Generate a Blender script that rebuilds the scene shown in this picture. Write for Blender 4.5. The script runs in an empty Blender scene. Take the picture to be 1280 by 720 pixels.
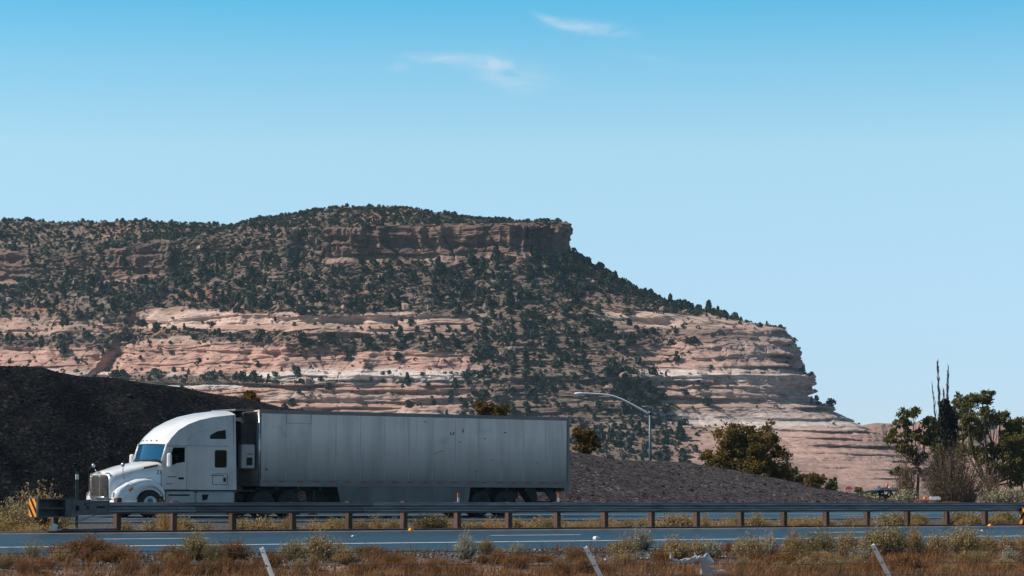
import bpy, math, random
import numpy as np
from mathutils import Vector, Matrix, Quaternion
from mathutils.geometry import tessellate_polygon
rng = np.random.default_rng(7)
random.seed(7)
SC = bpy.context.scene
COL = SC.collection
R = math.radians

# ------------------------------------------------------------------ camera
TH = R(36.0); F = 3130.0; HC = 0.765; YH = 628.9
PITCH = math.atan((YH - 360) / F)
cam = bpy.data.cameras.new('camera'); camo = bpy.data.objects.new('camera', cam); COL.objects.link(camo)
cam.sensor_width = 36.0; cam.lens = 36.0 * F / 1280.0
cam.clip_start = 0.5; cam.clip_end = 20000
camo.location = (0, 0, HC); camo.rotation_euler = (math.pi / 2 + PITCH, 0, 0)
SC.camera = camo
# ------------------------------------------------------------------ sky + sun
SKYT = [(0.0, (.60, .66, .83)), (.04, (.73, .79, .96)), (.10, (.98, 1.03, .99)), (.14, (1.12, 1.20, 1.02)), (.172, (.80, 1.16, 1.05)), (.2, (.40, 1.08, 1.06)), (.30, (.34, .50, .55)), (.5, (.20, .32, .38)), (1.0, (.19, .28, .33))]      # colour grade of the sky by height
SUN = Vector((-0.70, -0.07, 0.71)).normalized()
SUN_EL = math.asin(SUN.z); SUN_AZ = math.atan2(SUN.x, SUN.y)
w = bpy.data.worlds.new('World'); SC.world = w; w.use_nodes = True
nt = w.node_tree; nt.nodes.clear()
def wn(t, **k):
    n = nt.nodes.new(t)
    for a, b in k.items(): setattr(n, a, b)
    return n
wo = wn('ShaderNodeOutputWorld'); bg = wn('ShaderNodeBackground'); sky = wn('ShaderNodeTexSky')
sky.sky_type = 'NISHITA'; sky.sun_disc = False; sky.sun_elevation = SUN_EL; sky.sun_rotation = SUN_AZ
sky.altitude = 1500; sky.air_density = 1.0; sky.dust_density = 0.2; sky.ozone_density = 2.4
bg.inputs['Strength'].default_value = 0.14
# thin cirrus wisps, fixed in the sky by direction
tc = wn('ShaderNodeTexCoord')
def wmath(op, a, b=None):
    n = wn('ShaderNodeMath', operation=op)
    for i, x in enumerate((a, b)):
        if x is None: continue
        if isinstance(x, (int, float)): n.inputs[i].default_value = x
        else: nt.links.new(x, n.inputs[i])
    return n.outputs[0]
sep = wn('ShaderNodeSeparateXYZ'); nt.links.new(tc.outputs['Generated'], sep.inputs[0])
az = wmath('DIVIDE', sep.outputs[0], sep.outputs[1]); el = wmath('DIVIDE', sep.outputs[2], sep.outputs[1])
comb = wn('ShaderNodeCombineXYZ'); nt.links.new(az, comb.inputs[0]); nt.links.new(el, comb.inputs[1])
mp = wn('ShaderNodeMapping'); mp.inputs['Scale'].default_value = (30, 90, 1); mp.inputs['Rotation'].default_value = (0, 0, R(-8))
nt.links.new(comb.outputs[0], mp.inputs[0])
cn = wn('ShaderNodeTexNoise'); cn.inputs['Scale'].default_value = 1.2; cn.inputs['Detail'].default_value = 6; cn.inputs['Roughness'].default_value = .62; cn.inputs['Distortion'].default_value = .7
nt.links.new(mp.outputs[0], cn.inputs[0])
def wisp(px, py, rx, ry, tilt, amp):
    x0 = (px - 640) / F; y0 = (YH - py) / F
    m = wn('ShaderNodeMapping', vector_type='TEXTURE'); m.inputs['Location'].default_value = (x0, y0, 0)
    m.inputs['Rotation'].default_value = (0, 0, R(tilt)); m.inputs['Scale'].default_value = (rx / F, ry / F, 1)
    nt.links.new(comb.outputs[0], m.inputs[0])
    ln = wn('ShaderNodeVectorMath', operation='LENGTH'); nt.links.new(m.outputs[0], ln.inputs[0])
    mr = wn('ShaderNodeMapRange', interpolation_type='SMOOTHERSTEP'); mr.inputs[1].default_value = 1.0; mr.inputs[2].default_value = 0.0
    mr.inputs[3].default_value = 0; mr.inputs[4].default_value = amp
    nt.links.new(ln.outputs['Value'], mr.inputs[0]); return mr.outputs[0]
tot = None
for a in ((742, 30, 85, 16, -7, .7), (640, 88, 80, 36, -14, .65), (575, 72, 110, 16, -5, .7), (496, 80, 26, 10, 6, .55), (690, 20, 40, 9, -22, .45), (800, 66, 70, 9, -9, .25)):
    o = wisp(*a); tot = o if tot is None else wmath('ADD', tot, o)
cr = wn('ShaderNodeMapRange'); cr.inputs[1].default_value = .34; cr.inputs[2].default_value = .72
nt.links.new(cn.outputs[0], cr.inputs[0])
cl = wmath('MULTIPLY', tot, cr.outputs[0]); front = wmath('GREATER_THAN', sep.outputs[1], 0.2)
cl = wmath('MULTIPLY', wmath('MULTIPLY', cl, front), .75)
tint = wn('ShaderNodeMix', data_type='RGBA', blend_type='MULTIPLY'); tint.inputs[0].default_value = 1
tramp = wn('ShaderNodeValToRGB'); e_ = tramp.color_ramp.elements
for i_, (p_, c_) in enumerate(SKYT):
    x_ = e_[i_] if i_ < 2 else e_.new(p_); x_.position = p_; x_.color = (*c_, 1)
nt.links.new(wmath('MAXIMUM', sep.outputs[2], 0.0), tramp.inputs[0]); nt.links.new(tramp.outputs[0], tint.inputs[7])
nt.links.new(sky.outputs[0], tint.inputs[6])
mixc = wn('ShaderNodeMix', data_type='RGBA'); nt.links.new(cl, mixc.inputs[0]); nt.links.new(tint.outputs[2], mixc.inputs[6])
mixc.inputs[7].default_value = (5.4, 5.6, 5.9, 1)
nt.links.new(mixc.outputs[2], bg.inputs[0]); nt.links.new(bg.outputs[0], wo.inputs[0])

sl = bpy.data.lights.new('sun', 'SUN'); so = bpy.data.objects.new('sun', sl); COL.objects.link(so)
sl.energy = 5.0; sl.angle = R(0.53); sl.color = (1.0, .95, .87)
so.rotation_mode = 'QUATERNION'; so.rotation_quaternion = (-SUN).to_track_quat('-Z', 'Y'); so.location = (-60, 20, 80)
SC.view_settings.view_transform = 'Standard'; SC.view_settings.look = 'None'
SC.view_settings.exposure = 0.12; SC.view_settings.gamma = 1.0; SC.view_settings.use_curve_mapping = False
SC.render.film_transparent = False
SC.cycles.max_bounces = 6; SC.cycles.diffuse_bounces = 3; SC.cycles.transparent_max_bounces = 8
SC.cycles.use_denoising = True
try:
    SC.cycles.denoiser = 'OPENIMAGEDENOISE'; SC.cycles.denoising_input_passes = 'RGB_ALBEDO_NORMAL'; SC.cycles.denoising_prefilter = 'ACCURATE'
except Exception: pass

# ------------------------------------------------------------------ geometry helpers
CT, ST = math.cos(TH), math.sin(TH)
def RD(u, v, z=0.0): return (u * CT - v * ST, u * ST + v * CT, z)      # road frame: u along the road to the right, v away
def ray(px, py):
    a = (px - 640) / F; b = (360 - py) / F; cp, sp = math.cos(PITCH), math.sin(PITCH)
    return (a, cp - b * sp, sp + b * cp)
def at_v(px, py, v):
    d = ray(px, py); k = v / (-d[0] * ST + d[1] * CT)
    return (d[0] * CT + d[1] * ST) * k, d[2] * k + HC
def at_Y(px, py, Y):
    d = ray(px, py); k = Y / d[1]; return d[0] * k, Y, d[2] * k + HC

def _h(ix, iy, iz, seed):
    h = (ix.astype(np.uint32) * np.uint32(374761393) + iy.astype(np.uint32) * np.uint32(668265263) + iz.astype(np.uint32) * np.uint32(2147483647 - 1274126177) + np.uint32(seed * 974711 & 0xffffffff))
    h ^= h >> np.uint32(13); h *= np.uint32(1274126177); h ^= h >> np.uint32(16); h *= np.uint32(2246822519); h ^= h >> np.uint32(13)
    return h.astype(np.float64) / 4294967295.0
def vnoise(x, y, z=0.0, seed=0):
    x, y, z = np.broadcast_arrays(np.asarray(x, float), np.asarray(y, float), np.asarray(z, float))
    fx, fy, fz = np.floor(x), np.floor(y), np.floor(z)
    ix, iy, iz = fx.astype(np.int64), fy.astype(np.int64), fz.astype(np.int64)
    tx, ty, tz = x - fx, y - fy, z - fz
    tx = tx * tx * tx * (tx * (tx * 6 - 15) + 10); ty = ty * ty * ty * (ty * (ty * 6 - 15) + 10); tz = tz * tz * tz * (tz * (tz * 6 - 15) + 10)
    r = 0
    for dx in (0, 1):
        for dy in (0, 1):
            for dz in (0, 1):
                r = r + _h(ix + dx, iy + dy, iz + dz, seed) * (tx if dx else 1 - tx) * (ty if dy else 1 - ty) * (tz if dz else 1 - tz)
    return r * 2 - 1
def fbm(x, y, z=0.0, oct=4, seed=0, gain=.5):
    r = 0; a = 1; s = 0
    for o in range(oct):
        k = 2.03 ** o; r = r + a * vnoise(np.asarray(x) * k + 17.3 * o, np.asarray(y) * k + 5.1 * o, np.asarray(z) * k, seed + o); s += a; a *= gain
    return r / s
def sstep(a, b, x):
    t = np.clip((np.asarray(x, float) - a) / (b - a), 0, 1); return t * t * (3 - 2 * t)

def link(o, parent=None):
    COL.objects.link(o)
    if parent is not None: o.parent = parent
    return o
def np_mesh(name, V, Fc, mat, parent=None, smooth=False, midx=None):
    """V (n,3); Fc (m,k) all same k"""
    V = np.asarray(V, np.float32); Fc = np.asarray(Fc, np.int32); k = Fc.shape[1]
    me = bpy.data.meshes.new(name)
    me.vertices.add(len(V)); me.vertices.foreach_set('co', V.ravel())
    me.loops.add(Fc.size); me.loops.foreach_set('vertex_index', Fc.ravel())
    me.polygons.add(len(Fc)); me.polygons.foreach_set('loop_start', np.arange(0, Fc.size, k, dtype=np.int32)); me.polygons.foreach_set('loop_total', np.full(len(Fc), k, np.int32))
    for m in (mat if isinstance(mat, (list, tuple)) else [mat]): me.materials.append(m)
    if midx is not None: me.polygons.foreach_set('material_index', np.asarray(midx, np.int32))
    me.polygons.foreach_set('use_smooth', np.full(len(Fc), smooth, bool))
    me.update(calc_edges=True)
    return link(bpy.data.objects.new(name, me), parent)
def grid_faces(nr, nc):
    i = np.arange(nr * nc).reshape(nr, nc)
    return np.stack([i[:-1, :-1], i[:-1, 1:], i[1:, 1:], i[1:, :-1]], -1).reshape(-1, 4)
def tag(o, label=None, cat=None, group=None, kind=None):
    if label: o['label'] = label
    if cat: o['category'] = cat
    if group: o['group'] = group
    if kind: o['kind'] = kind
    return o
def empty(name, loc, rz=0.0, label=None, cat=None, group=None):
    o = bpy.data.objects.new(name, None); o.empty_display_size = .3; o.location = loc; o.rotation_euler = (0, 0, rz)
    COL.objects.link(o); return tag(o, label, cat, group)
def copy_tree(o, parent=None):
    c = o.copy(); COL.objects.link(c); c.parent = parent
    for ch in list(o.children): copy_tree(ch, c)
    return c

class MB:
    """collects shapes and links them as one mesh object"""
    def __init__(s): s.v = []; s.f = []; s.m = []; s.mi = 0; s.sm = []
    def add(s, vs, fs, smooth=False):
        b = len(s.v); s.v += [tuple(p) for p in vs]
        for f in fs: s.f.append([b + i for i in f]); s.m.append(s.mi); s.sm.append(smooth)
        return s
    def box(s, lo, hi, bev=0.0, rot=None, piv=None):
        x0, y0, z0 = lo; x1, y1, z1 = hi
        if bev <= 0:
            vs = [(x0, y0, z0), (x1, y0, z0), (x1, y1, z0), (x0, y1, z0), (x0, y0, z1), (x1, y0, z1), (x1, y1, z1), (x0, y1, z1)]
            fs = [(3, 2, 1, 0), (4, 5, 6, 7), (0, 1, 5, 4), (1, 2, 6, 5), (2, 3, 7, 6), (3, 0, 4, 7)]
        else:
            b = min(bev, (x1 - x0) * .49, (y1 - y0) * .49, (z1 - z0) * .49)
            def ring(z, d): return [(x0 + b + d, y0 + d, z), (x1 - b - d, y0 + d, z), (x1 - d, y0 + b + d, z), (x1 - d, y1 - b - d, z), (x1 - b - d, y1 - d, z), (x0 + b + d, y1 - d, z), (x0 + d, y1 - b - d, z), (x0 + d, y0 + b + d, z)]
            vs = ring(z0, b * .6) + ring(z0 + b, 0) + ring(z1 - b, 0) + ring(z1, b * .6)
            fs = [tuple(range(7, -1, -1)), tuple(range(24, 32))]
            for k in range(3):
                for i in range(8): j = (i + 1) % 8; fs.append((k * 8 + i, k * 8 + j, k * 8 + 8 + j, k * 8 + 8 + i))
        if rot is not None:
            p = Vector(piv if piv else ((x0 + x1) / 2, (y0 + y1) / 2, (z0 + z1) / 2)); vs = [p + rot @ (Vector(q) - p) for q in vs]
        return s.add(vs, fs)
    def tube(s, pts, r, n=8, cap=True, smooth=True):
        pts = [Vector(p) for p in pts]; rs = r if isinstance(r, (list, tuple)) else [r] * len(pts)
        vs = []; nrm = None
        for i, p in enumerate(pts):
            d = (pts[min(i + 1, len(pts) - 1)] - pts[max(i - 1, 0)]).normalized()
            if nrm is None: nrm = d.orthogonal().normalized()
            nrm = (nrm - d * nrm.dot(d)); nrm = nrm.normalized() if nrm.length > 1e-6 else d.orthogonal().normalized()
            bn = d.cross(nrm)
            for k in range(n):
                a = 2 * math.pi * k / n; vs.append(p + (nrm * math.cos(a) + bn * math.sin(a)) * rs[i])
        fs = []
        for i in range(len(pts) - 1):
            for k in range(n): j = (k + 1) % n; fs.append((i * n + k, i * n + j, i * n + n + j, i * n + n + k))
        s.add(vs, fs, smooth)
        if cap:
            b = len(s.v) - len(vs); s.f.append([b + k for k in range(n - 1, -1, -1)]); s.m.append(s.mi); s.sm.append(False)
            s.f.append([b + (len(pts) - 1) * n + k for k in range(n)]); s.m.append(s.mi); s.sm.append(False)
        return s
    def loft(s, secs, closed=False, smooth=True, flip=False):
        n = len(secs[0]); vs = [p for q in secs for p in q]; fs = []
        for i in range(len(secs) - 1):
            for k in range(n if closed else n - 1):
                j = (k + 1) % n; f = (i * n + k, i * n + j, i * n + n + j, i * n + n + k); fs.append(f[::-1] if flip else f)
        return s.add(vs, fs, smooth)
    def poly(s, pts, smooth=False): return s.add(pts, [tuple(range(len(pts)))], smooth)
    def holed(s, outer, holes, fn):
        """2-D outline with holes -> faces; fn maps (a,h) to 3-D"""
        loops = [[Vector((p[0], p[1], 0)) for p in l] for l in [outer] + list(holes)]
        tri = tessellate_polygon(loops); flat = [p for l in loops for p in l]
        return s.add([fn(p[0], p[1]) for p in flat], [tuple(t) for t in tri])
    def lathe(s, prof, c, axis, n=28, smooth=True):
        ax = Vector(axis).normalized(); a = ax.orthogonal().normalized(); b = ax.cross(a); c = Vector(c); secs = []
        for k in range(n):
            t = 2 * math.pi * k / n; d = a * math.cos(t) + b * math.sin(t); secs.append([c + ax * y + d * r for r, y in prof])
        secs.append(secs[0]); return s.loft(secs, smooth=smooth)
    def ball(s, c, rad, n=10, m=7):
        c = Vector(c); rad = rad if isinstance(rad, (tuple, list)) else (rad,) * 3; secs = []
        for i in range(m + 1):
            p = math.pi * i / m; secs.append([(c.x + rad[0] * math.sin(p) * math.cos(2 * math.pi * k / n), c.y + rad[1] * math.sin(p) * math.sin(2 * math.pi * k / n), c.z - rad[2] * math.cos(p)) for k in range(n)])
        return s.loft(secs, closed=True)
    def build(s, name, mat, parent=None):
        me = bpy.data.meshes.new(name); me.from_pydata(s.v, [], s.f)
        for m in (mat if isinstance(mat, (list, tuple)) else [mat]): me.materials.append(m)
        me.polygons.foreach_set('material_index', s.m); me.polygons.foreach_set('use_smooth', s.sm); me.update()
        return link(bpy.data.objects.new(name, me), parent)

# ------------------------------------------------------------------ materials
def mat(name, col, rough=.7, metal=0.0, col2=None, nscale=3.0, ndetail=5, ndist=0.0, lo=.35, hi=.65, stretch=None, bump=None, spec=.5, rand=0.0, trans=0.0, coat=0.0, attr=None, extra=None):
    m = bpy.data.materials.new(name); m.use_nodes = True; t = m.node_tree; b = t.nodes['Principled BSDF']
    b.inputs['Roughness'].default_value = rough; b.inputs['Metallic'].default_value = metal; b.inputs['Specular IOR Level'].default_value = spec
    if coat: b.inputs['Coat Weight'].default_value = coat; b.inputs['Coat Roughness'].default_value = .05
    N = t.nodes.new; L = t.links.new
    co = N('ShaderNodeTexCoord').outputs['Object']
    if stretch:
        mpn = N('ShaderNodeMapping'); mpn.inputs['Scale'].default_value = stretch; L(co, mpn.inputs[0]); vec = mpn.outputs[0]
    else: vec = co
    cur = None
    if attr:
        a = N('ShaderNodeAttribute'); a.attribute_name = attr; cur = a.outputs['Color']
    def rgb(c):
        n = N('ShaderNodeRGB'); n.outputs[0].default_value = (*c[:3], 1); return n.outputs[0]
    if cur is None: cur = rgb(col)
    def noise(sc, det, vec=vec, dist=0):
        n = N('ShaderNodeTexNoise'); n.inputs['Scale'].default_value = sc; n.inputs['Detail'].default_value = det; n.inputs['Distortion'].default_value = dist; L(vec, n.inputs[0]); return n.outputs[0]
    def remap(x, a, c, p=0, q=1):
        n = N('ShaderNodeMapRange'); n.inputs[1].default_value = a; n.inputs[2].default_value = c; n.inputs[3].default_value = p; n.inputs[4].default_value = q; L(x, n.inputs[0]); return n.outputs[0]
    def mix(f, a, c, bl='MIX'):
        n = N('ShaderNodeMix'); n.data_type = 'RGBA'; n.blend_type = bl
        if isinstance(f, float): n.inputs[0].default_value = f
        else: L(f, n.inputs[0])
        L(a, n.inputs[6]); L(c, n.inputs[7]); return n.outputs[2]
    if col2 is not None: cur = mix(remap(noise(nscale, ndetail, dist=ndist), lo, hi), cur, rgb(col2))
    if rand:
        oi = N('ShaderNodeObjectInfo'); hsv = N('ShaderNodeHueSaturation'); L(cur, hsv.inputs['Color'])
        L(remap(oi.outputs['Random'], 0, 1, 1 - rand, 1 + rand), hsv.inputs['Value']); L(remap(oi.outputs['Random'], 0, 1, .5 + rand * .05, .5 - rand * .05), hsv.inputs['Hue']); cur = hsv.outputs[0]
    m['_'] = 0
    ctx = dict(t=t, b=b, N=N, L=L, co=co, vec=vec, noise=noise, remap=remap, mix=mix, rgb=rgb)
    if extra: cur = extra(cur, ctx) or cur
    L(cur, b.inputs['Base Color'])
    if bump:
        bs, bst, bd = bump; bn = N('ShaderNodeBump'); bn.inputs['Strength'].default_value = bst; bn.inputs['Distance'].default_value = bd; L(noise(bs, 6), bn.inputs['Height']); L(bn.outputs[0], b.inputs['Normal'])
    if trans:
        out = t.nodes['Material Output']; tr = N('ShaderNodeBsdfTranslucent'); L(cur, tr.inputs[0]); ms = N('ShaderNodeMixShader'); ms.inputs[0].default_value = trans
        L(b.outputs[0], ms.inputs[1]); L(tr.outputs[0], ms.inputs[2]); L(ms.outputs[0], out.inputs[0])
    return m
def speckle(scale, cols, amt=1.0, rnd=1.0):
    """voronoi cells, each stone its own colour"""
    def f(cur, c):
        N, L = c['N'], c['L']; vo = N('ShaderNodeTexVoronoi'); vo.inputs['Scale'].default_value = scale; vo.inputs['Randomness'].default_value = rnd; L(c['co'], vo.inputs['Vector'])
        sp = N('ShaderNodeSeparateColor'); L(vo.outputs['Color'], sp.inputs[0]); cr = N('ShaderNodeValToRGB'); e = cr.color_ramp.elements
        cr.color_ramp.interpolation = 'CONSTANT'
        for i, (p, cc) in enumerate(cols):
            x = e[i] if i < 2 else e.new(p); x.position = p; x.color = (*cc, 1)
        L(sp.outputs[0], cr.inputs[0]); return c['mix'](float(amt), cur, cr.outputs[0], 'MULTIPLY')
    return f
def glass_mat(name, tintc, gloss=.12, dens=.35):
    m = bpy.data.materials.new(name); m.use_nodes = True; t = m.node_tree; t.nodes.clear(); N = t.nodes.new; L = t.links.new
    o = N('ShaderNodeOutputMaterial'); tr = N('ShaderNodeBsdfTransparent'); tr.inputs[0].default_value = (*tintc, 1); g = N('ShaderNodeBsdfGlossy'); g.inputs['Roughness'].default_value = .03
    fr = N('ShaderNodeFresnel'); fr.inputs[0].default_value = 1.2; a = N('ShaderNodeMath'); a.operation = 'ADD'; a.use_clamp = True; a.inputs[1].default_value = gloss - .05; L(fr.outputs[0], a.inputs[0])
    ms = N('ShaderNodeMixShader'); L(a.outputs[0], ms.inputs[0]); L(tr.outputs[0], ms.inputs[1]); L(g.outputs[0], ms.inputs[2]); L(ms.outputs[0], o.inputs[0]); return m

def text_mesh(txt, size):
    cu = bpy.data.curves.new('lettering', 'FONT'); cu.body = txt; cu.size = size; cu.align_x = 'CENTER'; cu.align_y = 'CENTER'; cu.extrude = .003
    o = bpy.data.objects.new('lettering', cu); COL.objects.link(o)
    me = bpy.data.meshes.new_from_object(o.evaluated_get(bpy.context.evaluated_depsgraph_get())); bpy.data.objects.remove(o); bpy.data.curves.remove(cu)
    return me

# quad clouds (leaves) and blades (grass, stems)
def quad_cloud(C, size, rg, flat=0.0, aspect=.7):
    n = len(C); d = rg.normal(size=(n, 3)); d[:, 2] *= (1 - flat); d /= np.linalg.norm(d, axis=1)[:, None] + 1e-9
    e = rg.normal(size=(n, 3)); e -= d * (e * d).sum(1)[:, None]; e /= np.linalg.norm(e, axis=1)[:, None] + 1e-9
    s = np.asarray(size).reshape(-1, 1) * .5; a = d * s; b = e * s * aspect
    V = np.stack([C - a, C + b * 1.0 - a * .1, C + a, C - b - a * .1], 1).reshape(-1, 3)
    return V, np.arange(4 * n).reshape(n, 4)
def blades(B, H, lean, wd, rg):
    """B (n,3) base, H (n,) length, lean (n,3) tip offset direction, wd (n,)"""
    n = len(B); a = rg.uniform(0, 2 * np.pi, n); side = np.stack([np.cos(a), np.sin(a), 0 * a], 1) * (np.asarray(wd).reshape(-1, 1) * .5)
    up = np.stack([0 * a, 0 * a, H], 1); mid = B + up * .55 + lean * .3; tip = B + up + lean
    V = np.stack([B - side, B + side, mid + side * .8, mid - side * .8, tip + side * .15, tip - side * .15], 1).reshape(-1, 3)
    i = np.arange(n)[:, None] * 6
    Fc = np.concatenate([i + np.array([0, 1, 2, 3]), i + np.array([3, 2, 4, 5])], 0)
    return V, Fc
def merge(parts):
    V = []; Fc = []; M_ = []; o = 0
    for p in parts:
        v, f = p[0], p[1]; V.append(v); Fc.append(f + o); o += len(v); M_.append(np.full(len(f), p[2] if len(p) > 2 else 0))
    return np.concatenate(V), np.concatenate(Fc), np.concatenate(M_)

# ================================================================== THE SETTING
M = {}
stones_dark = [(0, (.35, .33, .33)), (.25, (.6, .56, .54)), (.5, (1.0, .95, .9)), (.72, (1.5, 1.4, 1.3)), (.9, (2.6, 2.4, 2.2)), (.96, (.2, .2, .22))]
def ground_extra(cur, c):
    # dark road gravel along the shoulder, dry red-brown soil elsewhere (the ground's local frame is the road frame)
    N, L = c['N'], c['L']; s = N('ShaderNodeSeparateXYZ'); L(c['co'], s.inputs[0])
    def band(a, b, d, e):
        x = c['remap'](s.outputs[1], a, b); y = c['remap'](s.outputs[1], d, e, 1, 0)
        m = N('ShaderNodeMath'); m.operation = 'MULTIPLY'; L(x, m.inputs[0]); L(y, m.inputs[1]); return m.outputs[0]
    n = c['noise'](.8, 4); nr = c['remap'](n, .3, .6)
    g = N('ShaderNodeMath'); g.operation = 'MULTIPLY'; L(band(46.6, 49.2, 51.9, 52), g.inputs[0]); L(nr, g.inputs[1])
    g2 = N('ShaderNodeMath'); g2.operation = 'MAXIMUM'; L(g.outputs[0], g2.inputs[0]); L(band(69, 73, 92, 93), g2.inputs[1])
    cur = c['mix'](g2.outputs[0], cur, c['rgb']((.085, .08, .082)))
    return speckle(26, stones_dark, .75)(cur, c)
M['ground'] = mat('dry_soil', (.13, .082, .056), .95, col2=(.24, .165, .125), nscale=.9, bump=(9, .5, .05), spec=.1, extra=ground_extra)

gv = [(-6000, -1.2), (-60, -1.0), (0, -.93), (15, -1.15), (33, -1.35), (40, -1.15), (45, -.88), (48.5, -.6), (51.4, -.42), (51.7, -.47), (62.1, -.11), (62.35, -.03), (63, -.02), (64.5, -.12), (67, -.38), (71, -.42), (75, -.1), (78.2, .06), (78.6, .04), (90.6, .3), (91.2, .3), (93, .28), (98, .25), (120, .28), (170, .25), (400, -1.0), (9000, -6.0)]
GVx = np.array([p[0] for p in gv], float); GVz = np.array([p[1] for p in gv], float)
def gz(u, v):
    z = np.interp(v, GVx, GVz); m = sstep(51.2, 50.0, v) + sstep(63.2, 64.5, v) * sstep(78, 76, v) + sstep(92, 95, v)
    return z + m * (.07 * fbm(np.asarray(u) * .5, np.asarray(v) * .5, 3.0, 3, seed=5) + .05 * vnoise(np.asarray(u) * .09, np.asarray(v) * .09, 1.0, 6))
us = np.concatenate([-np.geomspace(1900, 30, 14), np.arange(-20, 100, .6), np.geomspace(100, 1900, 20)])
vs = np.concatenate([-np.geomspace(700, 20, 10), np.arange(-10, 40, 5), np.arange(40, 51.4, .4), [51.4, 51.7, 55, 60, 62.1, 62.35], np.arange(62.7, 79, .5), np.arange(80, 100, 1.5), np.geomspace(100, 2000, 30)])
U, Vv = np.meshgrid(us, vs); Z = gz(U, Vv)
g = np_mesh('ground', np.stack([U, Vv, Z], -1).reshape(-1, 3), grid_faces(*U.shape), M['ground'], smooth=True); g.rotation_euler.z = TH; tag(g, kind='structure')

def strip(name, prof, m, u0=-900, u1=900, n=2, kind='structure'):
    """sheet extruded along the road from a (v,z) profile"""
    uu = np.linspace(u0, u1, n); V = np.array([[(a, p[0], p[1]) for p in prof] for a in uu]).reshape(-1, 3)
    o = np_mesh(name, V, grid_faces(n, len(prof)), m); o.rotation_euler.z = TH
    if kind: tag(o, kind=kind)
    return o
def asph(cur, c):
    n2 = c['noise'](.35, 3, vec=None or c['vec']); return speckle(60, [(0, (.7, .7, .7)), (.35, (1, 1, 1)), (.75, (1.3, 1.3, 1.3)), (.93, (1.9, 1.9, 1.9))], .6)(cur, c)
M['asphalt'] = mat('asphalt', (.012, .034, .052), .46, col2=(.018, .045, .066), nscale=.25, stretch=(.12, 2.2, 1), lo=.42, hi=.58, spec=.6, extra=asph, bump=(180, .12, .004))  # blue base: the sky's sheen on the road painted into the colour
M['asphalt_edge'] = mat('asphalt_edge', (.035, .036, .04), .9, col2=(.06, .06, .06), nscale=5, bump=(40, .6, .02))
def worn(col, col2): return mat('road_paint', col, .65, col2=col2, nscale=6, ndetail=6, lo=.48, hi=.75, bump=(60, .2, .003))
M['white_paint'] = worn((.78, .78, .76), (.4, .4, .4)); M['yellow_paint'] = worn((.70, .32, .10), (.40, .22, .10))
def rz_near(v): return float(np.interp(v, [51.6, 54, 57.6, 61.3, 62.3], [-.395, -.255, -.145, -.045, -.015]))
strip('near_road', [(51.55, -.47), (51.62, rz_near(51.62)), (54, rz_near(54)), (57.6, rz_near(57.6)), (61.3, rz_near(61.3)), (61.9, -.027)], M['asphalt'])
strip('asphalt_kerb_strip', [(61.9, -.025), (62.0, .012), (62.7, .012), (62.95, -.06)], M['asphalt_edge'])
def line(name, v, wd, m, u0, u1, zf): 
    return strip(name, [(v - wd / 2, zf(v - wd / 2) + .005), (v + wd / 2, zf(v + wd / 2) + .005)], m, u0, u1)
line('edge_line', 54.0, .14, M['white_paint'], -600, 600, rz_near)
line('edge_line', 61.3, .14, M['yellow_paint'], -600, 600, rz_near)
for k in range(-6, 12):
    a = 28.86 + 12.24 * k; line('lane_dash', 57.6, .13, M['white_paint'], a, a + 3.2, rz_near)
def rz_far(v): return float(np.interp(v, [78.4, 90.8], [.105, .345]))
strip('far_road', [(78.3, .0), (78.42, rz_far(78.42)), (83, rz_far(83)), (90.7, rz_far(90.7)), (90.8, .2)], M['asphalt'])
line('far_edge_line', 79.5, .14, M['yellow_paint'], -600, 600, rz_far)
line('far_edge_line', 87.1, .14, M['white_paint'], -600, 600, rz_far)
for k in range(-6, 12):
    a = 30 + 12.24 * k; line('far_lane_dash', 83.3, .13, M['white_paint'], a, a + 3.05, rz_far)

# ---- the cinder embankment behind the far carriageway
prof = [(-700, 452), (-300, 450), (-60, 454), (0, 456), (50, 460), (100, 467.5), (150, 474), (200, 481), (260, 490), (300, 496.5), (330, 503), (362, 510), (450, 524), (560, 542), (640, 554), (711, 565.5), (735, 568), (765, 574), (800, 575), (840, 577), (875, 581), (905, 587), (940, 596), (975, 606), (1000, 613), (1045, 624), (1080, 630)]
hu, hz, hv = [], [], []
for x, y in prof:
    vc = 100.6 if x < 300 else (100.6 + 4.4 * min(1, (x - 300) / 400)); a = at_v(x, y, vc); hu.append(a[0]); hz.append(a[1]); hv.append(vc)
o_ = np.argsort(hu); hu = np.array(hu)[o_]; hz = np.array(hz)[o_]; hv = np.array(hv)[o_]
def hill_z(u, v):
    zc = np.interp(u, hu, hz); vc = np.interp(u, hu, hv); t = (v - 91.3) / (vc - 91.3)
    face = .24 + (zc - .24) * (1 - np.clip(1 - t, 0, 1) ** 1.22); back = zc - .045 * np.clip(v - vc, 0, 22) - .30 * np.clip(v - vc - 22, 0, 60)
    z = np.where(t < 1, face, back)
    wgt = sstep(0, .12, t); rill = vnoise(np.asarray(u) * .55, np.asarray(v) * .07, 0, 31) * .22 + vnoise(np.asarray(u) * 1.7, np.asarray(v) * .3, 0, 32) * .07
    left = sstep(66, 52, u)
    return z + wgt * (rill * (.3 + .5 * left) + .09 * fbm(np.asarray(u) * .9, np.asarray(v) * .9, 0, 4, seed=33)) * np.where(t < .93, 1, .5)
us2 = np.concatenate([np.arange(-30, 30, 2.0), np.arange(30, 100, .22), np.arange(100, 130, 2)]); vs2 = np.concatenate([np.arange(91.2, 107, .2), np.arange(107, 140, 1.5)])
U, Vv = np.meshgrid(us2, vs2); Z = hill_z(U, Vv)
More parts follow.
